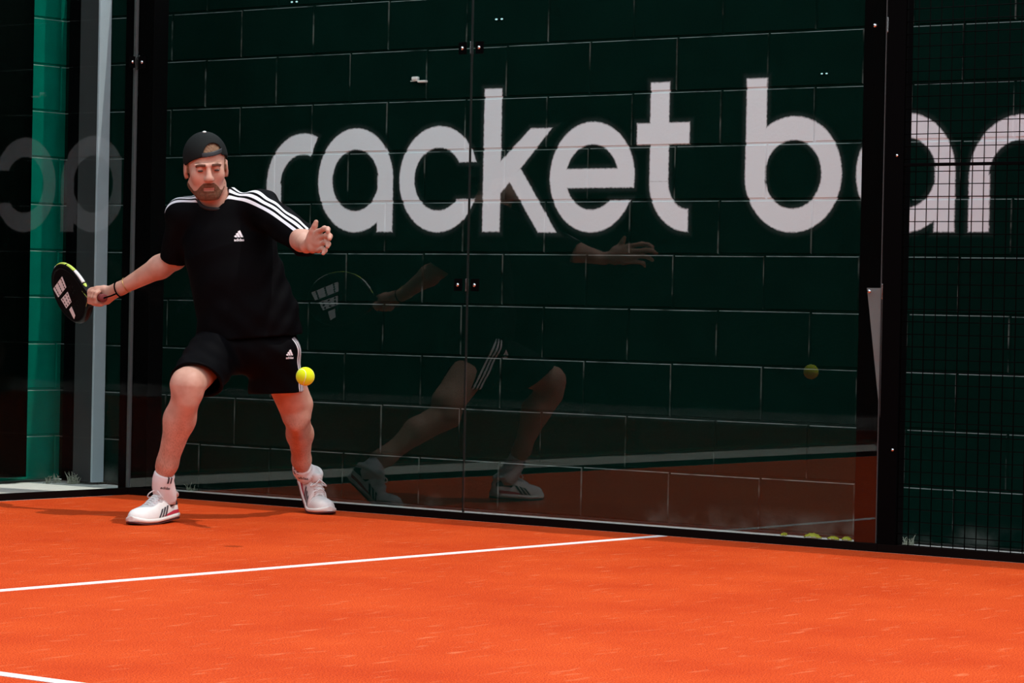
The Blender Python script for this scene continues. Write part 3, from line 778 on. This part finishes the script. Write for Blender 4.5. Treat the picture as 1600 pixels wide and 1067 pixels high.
seR = shR+(elR-shR)*.99; seL = shL+(elL-shL)*1.20
S_.cap(shR+[.01, 0, 0], seR, .072, .067, .045); S_.cap(shL, seL, .070, .064, .045)
def folds(F, x, y, z):
    w1 = np.clip((.98-z)*4, 0, 1)
    f1 = np.sin((z*60+x*26+y*18)+2*np.sin(x*14))*.0035*w1+np.sin(z*34-x*40+1)*.003*w1
    dl = np.clip((x-(shL[0]-.02))*12, 0, 1); dr = np.clip(((shR[0]+.03)-x)*12, 0, 1)
    f2 = np.sin((x*70-z*50+y*30))*.0030*(dl+dr*.6)
    f3 = vnoise(x, y, z, 34, 3)*.0035
    return F-(f1+f2+f3)
S_.fn(folds); S_.shell(.017)
S_.cut(T4+[0, 0, .088], (.10, 0, -1)); 
dR = (elR-shR)/np.linalg.norm(elR-shR); dL = (elL-shL)/np.linalg.norm(elL-shL)
def endcutR(F, x, y, z):
    for se, d_, r_c in ((seR, dR, .088), (seL, dL, .092)):
        a = (x-se[0])*d_[0]+(y-se[1])*d_[1]+(z-se[2])*d_[2]
        q = (x-se[0])**2+(y-se[1])**2+(z-se[2])**2-a*a
        F = np.maximum(F, np.where((q < r_c**2) & (a < .12), a, -1))
    return F
S_.fn(endcutR)
S_.cap(nck+[-.004, -.012, -.012], Hd(0, 0, -.05), .064, .075, 0, 'sub')
SV, SF = S_.mesh(4); del S_
def stripe_attr(V, N0, S0, E0, cen):
    """across-stripe coordinate along a smooth path neck -> shoulder -> sleeve end"""
    q = np.linspace(0, 1, 25)[:, None]; P = (1-q)**2*N0+2*q*(1-q)*(S0+(S0-(N0+E0)/2)*.35)+q*q*E0
    out = np.full(len(V), 9.); best = np.full(len(V), 9.); up = np.array([0, 0, 1.])
    for i in range(len(P)-1):
        a_, b_ = P[i], P[i+1]; ab = b_-a_; L = np.linalg.norm(ab); u = ab/L; p = V-a_; t = p@u
        tc_ = np.clip(t, 0, L+(.2 if i == len(P)-2 else 0)); d = p-tc_[:, None]*u
        up = up-u*(up@u); up /= np.linalg.norm(up); fr = np.cross(up, u)
        if fr[1] > 0: fr = -fr
        phi = np.arctan2(d@fr, d@up); dist = np.linalg.norm(d, axis=1)
        m_ = dist < best; out[m_] = np.abs((phi[m_]*.070-cen)/.0235); best[m_] = dist[m_]
        if i == 0: pre = t < -.004
    out[(best > .16) | (pre & (best > .09))] += 3
    return out
sR = stripe_attr(SV, nck+[-.075, 0, -.035], shR, seR, .030); sL = stripe_attr(SV, nck+[.075, 0, -.035], shL, seL, .036)
st = np.where(SV[:, 0] < nck[0], sR, sL)
shirt = mesh_obj('shirt', SV, SF, M_shirt, person, True, {'stripe': st}); shirt['label'] = 'black shirt with three white shoulder stripes'
# rib collar
a = MB(); pts = []
for k in range(40):
    t_ = 2*math.pi*k/40; c = nck+np.array([-.006, -.016, -.004])
    pts.append(c+np.array([.070*math.cos(t_), .068*math.sin(t_), .012+.034*math.sin(t_)]))
a.tube(pts, .0075, 10, closed=True); a.build('collar', mat('black_rib_collar', (.009, .009, .010), .8), shirt, True)

# shorts --------------------------------------------------------------
H_ = Vol((-.50, -.66, .30), (.42, .45, .84), .0048)
H_.ell(T4+[-.002, 0, .05], (.192, .135, .115), None, 0)
heR = J(303, 600, 11.98); heL = J(432, 632, 12.43)
H_.cap(hiR+[.012, .01, .01], heR, .112, .103, .035); H_.cap(hiL, heL, .106, .116, .035)
H_.fn(lambda F, x, y, z: F-(np.sin(z*70+x*45+y*30)*.0022+vnoise(x, y, z, 40, 9)*.004)); H_.shell(.015)
def shcut(F, x, y, z):
    nR = (heR-hiR)/np.linalg.norm(heR-hiR); nR = nR*.6+np.array([-.02, -.10, -.62]); nR /= np.linalg.norm(nR); cR = heR-nR*.032
    a = (x-cR[0])*nR[0]+(y-cR[1])*nR[1]+(z-cR[2])*nR[2]
    F = np.maximum(F, np.where(x < T4[0]-.03, a, -1))
    nL = np.array([.05, .0, -1]); cL = J(430, 614, 12.42)
    b_ = (x-cL[0])*nL[0]+(z-cL[2])*nL[2]
    F = np.maximum(F, b_)
    return F
H_.fn(shcut); H_.cut(T4+[0, 0, .135], (0, 0, 1))
HV, HFc = H_.mesh(3); del H_
# side stripes on the left leg: coordinate along y (depth) on the outer side
ax3 = hiL+(heL-hiL)*np.clip((HV[:, 2]-hiL[2])/(heL[2]-hiL[2]), -1, 2)[:, None]; dd = HV-ax3
yy = (np.arctan2(-dd[:, 1], dd[:, 0])-.24)*.115/.0185; ok = (np.hypot(dd[:, 0], dd[:, 1]) > .085) & (dd[:, 0] > 0)
shorts = mesh_obj('shorts', HV, HFc, M_short, person, True, {'stripe': np.where(ok, np.abs(yy), 9)}); shorts['label'] = 'black shorts with thin white side stripes'

# small emblem: three slanted bars over the word, wrapped onto the cloth
def text_polys(txt, size):
    cu = bpy.data.curves.new('t', 'FONT'); cu.body = txt; cu.size = size; cu.align_x = 'CENTER'; cu.resolution_u = 2
    cu.offset = size*.02
    o = bpy.data.objects.new('t', cu); COL.objects.link(o)
    dg = bpy.context.evaluated_depsgraph_get(); me = bpy.data.meshes.new_from_object(o.evaluated_get(dg))
    v = [(q.co.x, q.co.y) for q in me.vertices]; f = [tuple(p.vertices) for p in me.polygons]
    bpy.data.objects.remove(o); bpy.data.meshes.remove(me); return v, f
def emblem(width):
    v = []; f = []
    for i, (x, h) in enumerate(((-.36, .22), (-.10, .42), (.17, .62))):
        n = len(v); bw = .21; sl = -.20*h/.62*1.4
        v += [(x, .06), (x+bw, .06), (x+bw+sl, .06+h), (x+sl*1.0-.0+(0.0 if i else .02), .06+h-.10)]; f.append((n, n+1, n+2, n+3))
    tv, tf_ = text_polys('adidas', .36); n = len(v); v += [(x, y-.28) for x, y in tv]; f += [tuple(n+i for i in q) for q in tf_]
    return [(x*width, y*width) for x, y in v], f
def decal(name, vf, origin, ex, ey, target, material, parent, lift=.0009, sub=0):
    """wraps a flat shape onto the target mesh along -(ex x ey)"""
    tv, tf_ = target; bvh = BVHTree.FromPolygons([tuple(q) for q in tv], [tuple(q) for q in tf_])
    ex = np.array(ex)/np.linalg.norm(ex); ey = np.array(ey); ey = ey-ex*(ey@ex); ey /= np.linalg.norm(ey); nn = np.cross(ex, ey)
    bm = bmesh.new(); vs = [bm.verts.new((x, y, 0)) for x, y in vf[0]]
    for q in vf[1]:
        try: bm.faces.new([vs[i] for i in q])
        except ValueError: pass
    if sub: bmesh.ops.subdivide_edges(bm, edges=bm.edges[:], cuts=sub, use_grid_fill=True)
    for q in bm.verts:
        p = np.array(origin)+ex*q.co.x+ey*q.co.y; h = bvh.ray_cast(Vector(p+nn*.15), Vector(-nn), .4)
        q.co = (h[0]+Vector(nn)*lift) if h[0] is not None else Vector(p)
    me = bpy.data.meshes.new(name); bm.to_mesh(me); bm.free(); me.materials.append(material)
    o = bpy.data.objects.new(name, me); COL.objects.link(o); o.parent = parent; return o
M_wprint = mat('white_print', (.85, .85, .87), .6)
decal('emblem', emblem(.046), J(374, 371.5, 12.14), (1, .12, .04), (0, 0, 1), (SV, SF), M_wprint, shirt, sub=1)
decal('emblem', emblem(.040), J(450, 556, 12.28), (1, .25, .04), (0, 0, 1), (HV, HFc), M_wprint, shorts, sub=1)

# socks and shoes -------------------------------------------------------
M_sock = mat('white_sock_knit', (.80, .79, .78), .85, bump=.5, bscale=500)
M_shoe = mat('white_shoe_mesh', (.80, .80, .77), .55, bump=.35, bscale=600, cvar=.04, cscale=60)
M_sole = mat('white_rubber_sole', (.78, .77, .72), .5); M_dark = mat('dark_shoe_panel', (.02, .018, .028), .5)
M_red = mat('crimson_shoe_trim', (.55, .03, .07), .5); M_out = mat('maroon_outsole', (.07, .012, .016), .6); M_slate = mat('slate_stripe', (.06, .06, .07), .5)
M_lace = mat('white_lace', (.82, .82, .80), .7, bump=.5, bscale=900)

def shoe(sole0, fwd, side_out, flex, parent, label):
    """sole0: ball-of-foot contact point (local), fwd: heading on the ground, flex: heel lift angle"""
    root = bpy.data.objects.new('shoe', None)
    fwd = np.array(fwd, float); fwd /= np.linalg.norm(fwd); up = np.array([0, 0, 1.]); lat = np.cross(up, fwd)   # lat = left of heading
    L = .305; xb = .205
    def place(p):
        x, y, z = p; d = x-xb
        if flex:
            ang = flex*np.clip((xb+.02-x)/.06, 0, 1) if True else 0
            if d < 0: x2 = xb+d*math.cos(ang)+z*math.sin(ang)*.8; z2 = -d*math.sin(ang)+z*math.cos(ang); x, z = x2, z2
        return sole0+fwd*(x-xb)+lat*y+up*z
    ts = np.concatenate([.06*(1-np.cos(np.linspace(0, math.pi/2, 8)[:-1])), np.linspace(.06, .84, 26)[:-1], .84+.16*np.sin(np.linspace(0, math.pi/2, 14))])
    hw = lambda t: (.034+.0165*math.sin(math.pi*min(1, max(0, (t-.15)/1.05)))**1.0)*min(1, (max(0, t)/.06+.02)**.5 if t < .06 else 1)*(1 if t < .84 else math.sqrt(max(0, 1-((t-.84)/.1618)**2)))
    cen = lambda t: side_out*-.010*math.sin(math.pi*t)**2*0+side_out*(-.006+.010*t*(1-t)*4*.5-.010*max(0, t-.7))
    def hgt(t):
        pts_ = [(0, .078), (.05, .096), (.12, .106), (.30, .114), (.42, .110), (.55, .094), (.68, .078), (.80, .070), (.90, .061), (.96, .048), (.99, .036), (1, .022)]
        for (a_, ha), (b_, hb) in zip(pts_, pts_[1:]):
            if t <= b_: q = (t-a_)/(b_-a_); q = q*q*(3-2*q)*.3+q*.7; return ha+(hb-ha)*q
        return .022
    toe = lambda t: .010*max(0, (t-.8)/.2)**2+.004*max(0, (.08-t)/.08)
    def loft(f_ring, n):
        v = [place(q) for t_ in ts for q in f_ring(t_)]; f = []
        for i in range(len(ts)-1):
            for k in range(n): f.append((i*n+k, i*n+(k+1) % n, (i+1)*n+(k+1) % n, (i+1)*n+k))
        N_ = len(v); v += v[:n]+v[N_-n:N_]; f.append(tuple(N_+k for k in range(n))); f.append(tuple(N_+n+k for k in range(n))[::-1]); return v, f
    def r_up(t_):
        w_ = hw(t_)*.96; h = hgt(t_); o = []; z0 = .018
        for k in range(20):
            a_ = math.pi*k/19; cx = math.cos(a_); sz = math.sin(a_)
            p_ = .62 if t_ > .5 else .8
            nar = 1-.30*sz**2*(1 if t_ < .5 else .6)
            o.append((t_*L*.985+.003, cen(t_)+w_*math.copysign(abs(cx)**p_, cx)*nar, z0+toe(t_)+(h-z0)*sz**.85))
        return o
    uv_, uf_ = loft(r_up, 20); up_o = mesh_obj('shoe', uv_, uf_, M_shoe, parent); up_o['label'] = label
    def r_mid(z0, z1, k1, x0=0):
        def g_(t_):
            w_ = hw(t_)*k1+.002; o = []
            for k in range(16):
                a_ = 2*math.pi*k/16; o.append((t_*(L+.006)-.003, cen(t_)+w_*math.copysign(abs(math.cos(a_))**.45, math.cos(a_)), toe(t_)*.9+(z0+z1)/2+(z1-z0)/2*math.copysign(abs(math.sin(a_))**.6, math.sin(a_))))
            return o
        return g_
    v, f = loft(r_mid(.006, .027, 1.04), 16); mesh_obj('midsole', v, f, M_sole, up_o)
    v, f = loft(r_mid(.0, .007, 1.0), 16); mesh_obj('outsole', v, f, M_out, up_o)
    tgt = (uv_, [q for q in uf_])
    # side stripes and heel panel on both sides, wrapped on the upper
    for sgn in (1, -1):
        n_ = lat*sgn
        for i, x0 in enumerate((.105, .128, .151)):
            quad = [(x0+.028, .022), (x0+.041, .022), (x0+.010, .066-i*.004), (x0-.004, .066-i*.004)]
            mbv = []; mbf = []
            NU = 6
            for a_ in range(NU+1):
                for b_ in range(3):
                    u_ = a_/NU; w2 = b_/2
                    x = (quad[0][0]*(1-w2)+quad[1][0]*w2)*(1-u_)+(quad[3][0]*(1-w2)+quad[2][0]*w2)*u_
                    z = .026+(quad[2][1]-.026)*u_; t_ = x/L; k = u_
                    # find the side of the upper at this height
                    best = None
                    for p_ in r_up(t_):
                        if (p_[1]-cen(t_))*sgn <= 0: continue
                        if best is None or abs(p_[2]-z) < abs(best[2]-z): best = p_
                    rr = sorted([p_ for p_ in r_up(t_) if (p_[1]-cen(t_))*sgn > 0], key=lambda p_: p_[2])
                    yv = np.interp(z, [p_[2] for p_ in rr], [p_[1] for p_ in rr])
                    mbv.append(place((x, yv+sgn*.0015, z)))
            for a_ in range(NU):
                for b_ in range(2): k = a_*3+b_; mbf.append((k, k+3, k+4, k+1))
            mesh_obj('side_stripe', mbv, mbf, M_slate, up_o)
        def panel(name, poly, m_):
            # fan patch given as a grid between two curves (lower, upper)
            lo_, hi_ = poly; v = []; f = []; NA = 10
            for a_ in range(NA+1):
                u_ = a_/NA
                pl = np.array([np.interp(u_, np.linspace(0, 1, len(lo_)), [q[i] for q in lo_]) for i in (0, 1)])
                ph_ = np.array([np.interp(u_, np.linspace(0, 1, len(hi_)), [q[i] for q in hi_]) for i in (0, 1)])
                for b_ in range(4):
                    x, z = pl*(1-b_/3)+ph_*b_/3; t_ = max(.004, x/L)
                    rr = sorted([p_ for p_ in r_up(t_) if (p_[1]-cen(t_))*sgn > 0], key=lambda p_: p_[2])
                    yv = np.interp(z, [p_[2] for p_ in rr], [p_[1] for p_ in rr]); v.append(place((x, yv+sgn*.0012, z)))
            for a_ in range(NA):
                for b_ in range(3): k = a_*4+b_; f.append((k, k+4, k+5, k+1))
            mesh_obj(name, v, f, m_, up_o)
        panel('heel_counter', ([(.006, .058), (.05, .060), (.085, .056)], [(.008, .072), (.045, .096), (.100, .088)]), M_dark)
        panel('trim_band', ([(.02, .026), (.08, .026), (.15, .026)], [(.012, .040), (.07, .040), (.15, .030)]), M_red)
    # tongue, collar and laces
    a = MB(); a.tube([place((.122, 0, .104)), place((.106, 0, .126)), place((.100, 0, .138))], [.022, .024, .018], 14); t_o = a.build('tongue', M_shoe, up_o, True)
    a = MB(); ring = []
    for k in range(28):
        b_ = 2*math.pi*k/28; ring.append(place((.062+.052*math.cos(b_), .034*math.sin(b_), .108+.012*math.cos(b_)-.006*math.cos(2*b_))))
    a.tube(ring, .0085, 10, closed=True); a.build('ankle_collar', M_shoe, up_o, True)
    a = MB()
    for i in range(6):
        x0 = .125+i*.015; t_ = x0/L; h = hgt(t_)
        for s2 in (1, -1):
            pts = []
            for q in np.linspace(0, 1, 7):
                y = s2*(-.024+.048*q); x = x0+.013*q; pts.append(place((x, y+cen(t_), hgt(x/L)-.012*(abs(y)/.024)**2+.004)))
            a.tube(pts, .0027, 6)
    for s2 in (1, -1):      # bow loops
        pts = []
        for q in np.linspace(0, 2*math.pi, 18)[:-1]:
            pts.append(place((.128+.012*math.sin(q)+.008*(1-math.cos(q)), s2*(.018*(1-math.cos(q))), .124+.010*math.sin(q)-.012*(1-math.cos(q)))))
        a.tube(pts, .0026, 6, closed=True)
    a.build('laces', M_lace, up_o, True)
    return place, up_o

plR, shoeR = shoe(loc_(hitz(228, 820, 0))*[1, 1, 0]+[0, .040, 0], (-.46, -.9, 0), 1, math.radians(4), person, 'white shoe planted flat, nearer the camera')
plL, shoeL = shoe(loc_(hitz(499, 802, 0))*[1, 1, 0]+[-.008, .0, 0], (.50, -.86, 0), -1, math.radians(40), person, 'white shoe with raised heel, beside the glass')
def sock(kn, an, pl, label):
    tp = an+(kn-an)/np.linalg.norm(kn-an)*.038; bt = pl((.070, 0, .085)); md = an*.35+bt*.65
    b_ = MB(); b_.tube([tp-(kn-an)*.0, tp+(an-tp)*.15, an*.8+tp*.2, an*.75+bt*.25, md, bt, bt-np.array([0, 0, .02])], [.0400, .0425, .0435, .0460, .047, .044, .040], 28)
    o = b_.build('sock', M_sock, person, True); tgt = (b_.v, b_.f)
    sx_ = (tp+an)/2
    bars = ([(-.012, -.02), (-.004, -.02), (-.004, .02), (-.012, .02), (.006, -.02), (.014, -.02), (.014, .02), (.006, .02)], [(0, 1, 2, 3), (4, 5, 6, 7)])
    return o, tgt, tp
so, tg, tp = sock(knR, anR, plR, '')
M_dprint = mat('black_print', (.02, .02, .03), .7)
decal('ankle_bars', ([(x*.8, y*.9) for x, y in [(-.012, -.02), (-.003, -.02), (-.003, .02), (-.012, .02), (.006, -.02), (.014, -.02), (.014, .02), (.006, .02)]], [(0, 1, 2, 3), (4, 5, 6, 7)]), tp+(0.027, -.03, -.024), (.75, .66, 0), (.1, 0, 1), tg, M_dprint, so, .002, 2)
tv, tf_ = text_polys('adidas', .016)
decal('ankle_word', (tv, tf_), tp+(.018, -.04, -.066), (.85, .5, -.1), (.1, 0, 1), tg, M_dprint, so)
so, tg, tp = sock(knL, anL, plL, '')
decal('ankle_bars', ([(x*.8, y*.8) for x, y in [(-.012, -.02), (-.003, -.02), (-.003, .02), (-.012, .02), (.006, -.02), (.014, -.02), (.014, .02), (.006, .02)]], [(0, 1, 2, 3), (4, 5, 6, 7)]), tp+(-.034, -.02, -.018), (.5, -.86, 0), (.1, 0, 1), tg, M_dprint, so, .002, 2)
decal('ankle_word', (tv, tf_), tp+(-.012, -.04, -.055), (.9, -.4, -.1), (.1, 0, 1), tg, M_dprint, so)

# bracelet
a = MB(); ax_ = (wrR-elR)/np.linalg.norm(wrR-elR); c = wrR-ax_*.028; p1 = np.cross(ax_, [0, 0, 1]); p1 /= np.linalg.norm(p1); p2 = np.cross(ax_, p1)
a.tube([c+(p1*math.cos(q)+p2*math.sin(q))*.0335+ax_*.006*math.cos(q) for q in np.linspace(0, 2*math.pi, 33)[:-1]], .0014, 6, closed=True)
o = a.build('bracelet', mat('gold_chain', (.65, .42, .15), .3, 1), person, True)

# ------------------------------------------------------------------ racket
def toworld(v): return PB+AX*v[0]+AY*v[1]+np.array([0, 0, v[2]])
RM = Matrix.Identity(4); ow = toworld(RC)
for i in range(3):
    wv = [AX*q[0]+AY*q[1]+np.array([0, 0, q[2]]) for q in (Wx, Lx, Nx)]
for i in range(3):
    for k in range(3): RM[i][k] = wv[k][i]
    RM[i][3] = ow[i]
rk = empty('padel_racket', (0, 0, 0), 'black padel racket with white three-bar mark and lime rim, held at left', 'racket'); rk.matrix_world = RM
def curve_mesh(name, splines, ext, bev, material, parent, z=0):
    cu = bpy.data.curves.new(name, 'CURVE'); cu.dimensions = '2D'; cu.fill_mode = 'BOTH'; cu.extrude = ext; cu.bevel_depth = bev; cu.bevel_resolution = 3
    for pts in splines:
        sp = cu.splines.new('POLY'); sp.points.add(len(pts)-1); sp.use_cyclic_u = True
        for q, p in zip(sp.points, pts): q.co = (p[0], p[1], 0, 1)
    o = bpy.data.objects.new('tmp', cu); COL.objects.link(o)
    dg = bpy.context.evaluated_depsgraph_get(); me = bpy.data.meshes.new_from_object(o.evaluated_get(dg)); bpy.data.objects.remove(o)
    me.materials.clear(); me.materials.append(material); me.name = name
    ob = bpy.data.objects.new(name, me); COL.objects.link(ob); ob.parent = parent; ob.location = (0, 0, z)
    return ob
# outline: head centred at origin, +y toward the butt
outl = []
for k in range(72):
    q = 2*math.pi*k/72; sx_, cy_ = math.sin(q), math.cos(q)
    rx = .119; ry = .145 if cy_ < 0 else .155
    outl.append((rx*sx_*(1-.16*max(0, cy_)**2), ry*cy_))
M_rk = mat('black_carbon_racket', (.003, .003, .0035), .4, 0, .12); M_lime = mat('lime_racket_trim', (.55, .72, .10), .4); M_wtrim = mat('white_racket_trim', (.8, .82, .78), .4)
holes = []
for ix in range(-4, 5):
    for iy in range(-4, 5):
        x = ix*.021+(.0105 if iy % 2 else 0); y = iy*.019-.008
        if math.hypot(x/.088, (y+.008)/.092) < 1: holes.append([(x+.0045*math.cos(q), y+.0045*math.sin(q)) for q in np.linspace(0, 2*math.pi, 11)[:-1]][::-1])
curve_mesh('racket_head', [outl]+holes, .013, .0015, M_rk, rk)
rim = [(x*1.01, y*1.01) for x, y in outl]
def rimarc(name, a0, a1, m_, r=.0155, rr=1.0):
    a = MB(); pts = []
    for q in np.linspace(math.radians(a0), math.radians(a1), 24):
        sx_, cy_ = math.sin(q), math.cos(q); ry = .145 if cy_ < 0 else .155
        pts.append((.119*sx_*(1-.16*max(0, cy_)**2)*rr, ry*cy_*rr, 0))
    a.tube(pts, r, 12); return a.build(name, m_, rk, True)
a = MB(); a.tube([(x, y, 0) for x, y in outl], .0165, 14, closed=True); a.build('frame', M_rk, rk, True)
# throat, grip and butt
curve_mesh('throat', [[(-.075, .125), (.075, .125), (.030, .175), (.017, .195), (-.017, .195), (-.030, .175)], [(-.030, .148), (-.012, .168), (.012, .168), (.030, .148)]], .013, .002, M_rk, rk)
a = MB(); a.tube([(0, y, 0) for y in np.linspace(.185, .298, 24)], [.0150+.0007*math.sin(i*2.2) for i in range(24)], 14); a.tube([(0, .296, 0), (0, .302, 0), (0, .305, 0)], [.0175, .0185, .015], 14)
a.build('grip', mat('dark_red_grip', (.16, .02, .02), .7), rk, True)
# lime/white segments of the rim, on the sky side
top = -90 if (Wx[2] < 0) else 90     # -W side is up
for nm, a0, a1, m_ in (('rim_tip', 208, 240, M_wtrim), ('rim_band', 242, 278, M_lime), ('rim_band', 282, 302, M_lime), ('rim_edge', 303, 330, M_wtrim), ('rim_end', 333, 345, M_lime)):
    rimarc(nm, a0, a1, m_, .0085, 1.085)
# mark on both faces
def facepx(x, y):      # pixel -> face coordinates (W, L)
    d = ray(x, y); c = ow; nw_ = np.array([RM[i][2] for i in range(3)]); t_ = ((c-CAM)@nw_)/(d@nw_); p = CAM+d*t_-c
    return (p@np.array([RM[i][0] for i in range(3)]), p@np.array([RM[i][1] for i in range(3)]))
bars = [[(102, 430), (108.5, 447), (96, 463), (88, 449.5)], [(110.5, 454), (116.5, 470), (108.5, 480), (100, 466)], [(116.5, 477), (122.5, 491), (120.5, 497), (113, 482)]]
for zf in (1, -1):
    sp = []
    for bq in bars:
        P_ = [facepx(*q) for q in bq]; sp.append(P_)
        nU, nV = ((4, 3), (3, 3), (0, 0))[bars.index(bq)]
        for i in range(nU):
            for j in range(nV):
                u_, v2 = (i+.5)/nU, (j+.5)/nV
                c0 = np.array(P_[0])*(1-u_)*(1-v2)+np.array(P_[1])*u_*(1-v2)+np.array(P_[2])*u_*v2+np.array(P_[3])*(1-u_)*v2
                sp.append([(c0[0]+.0058*math.cos(q), c0[1]+.0058*math.sin(q)) for q in np.linspace(0, 2*math.pi, 9)[:-1]][::-1])
    curve_mesh('three_bar_mark', sp, .0002, 0, M_wprint, rk, zf*.0152)
a = MB(); p_ = [facepx(*q) for q in ((133, 453), (143, 465), (139, 478))]; a.tube([(q[0], q[1], .0152) for q in p_], .0012, 6); a.build('lime_pinstripe', M_lime, rk, True)
# wrist cord, from the butt round the wrist
inv = RM.inverted()
def toR(v): return np.array(inv @ Vector(toworld(v)))
a = MB(); c = wrR-ax_*-.012; pts = [toR(c+(p1*math.cos(q)+p2*math.sin(q))*.0345+ax_*.004*math.sin(q)) for q in np.linspace(0, 2*math.pi, 33)[:-1]]
a.tube(pts, .0030, 8, closed=True)
lowp = min(pts, key=lambda q: np.linalg.norm(q-np.array([0, .30, 0])))
a.tube([np.array([0, .303, 0]), (np.array([0, .318, -.004])+lowp)/2, lowp], .0032, 8); a.build('wrist_cord', M_blackmatte, rk, True)

# ------------------------------------------------------------------ ball
M_ball = bpy.data.materials.new('tennis_ball_felt'); M_ball.use_nodes = True; t = M_ball.node_tree; b = t.nodes['Principled BSDF']
tcn = t.nodes.new('ShaderNodeTexCoord'); at = t.nodes.new('ShaderNodeAttribute'); at.attribute_name = 'seam'
n = t.nodes.new('ShaderNodeTexNoise'); n.inputs['Scale'].default_value = 300; t.links.new(tcn.outputs['Object'], n.inputs['Vector'])
mx = t.nodes.new('ShaderNodeMixRGB'); t.links.new(Ex(t, at.outputs['Fac']).soft(.0016, .0008).s, mx.inputs[0]); mx.inputs[1].default_value = (.66, .80, .010, 1); mx.inputs[2].default_value = (.75, .78, .55, 1)
t.links.new(mx.outputs[0], b.inputs['Base Color']); b.inputs['Roughness'].default_value = .95; b.inputs['Specular IOR Level'].default_value = .1; b.inputs['Sheen Weight'].default_value = .1
bp = t.nodes.new('ShaderNodeBump'); bp.inputs['Strength'].default_value = .6; bp.inputs['Distance'].default_value = .001; t.links.new(n.outputs[0], bp.inputs['Height']); t.links.new(bp.outputs[0], b.inputs['Normal'])
a = MB(); RB = .0338; a.ball((0, 0, 0), RB, 96, 64); V = np.array(a.v)
tt = np.linspace(0, 2*math.pi, 400); A_, B_ = .75*RB, .25*RB; sm = np.stack([A_*np.cos(tt)+B_*np.cos(3*tt), A_*np.sin(tt)-B_*np.sin(3*tt), 2*math.sqrt(A_*B_)*np.sin(2*tt)], 1)
sd = np.sqrt(((V[:, None, :]-sm[None])**2).sum(2)).min(1)
bo = mesh_obj('tennis_ball', V, a.f, M_ball, None, True, {'seam': sd}, tuple(W(477, 588, 10.86)))
bo.rotation_euler = (.5, .3, .8)
tag(bo, 'bright yellow ball in flight in front of the left knee', 'ball')
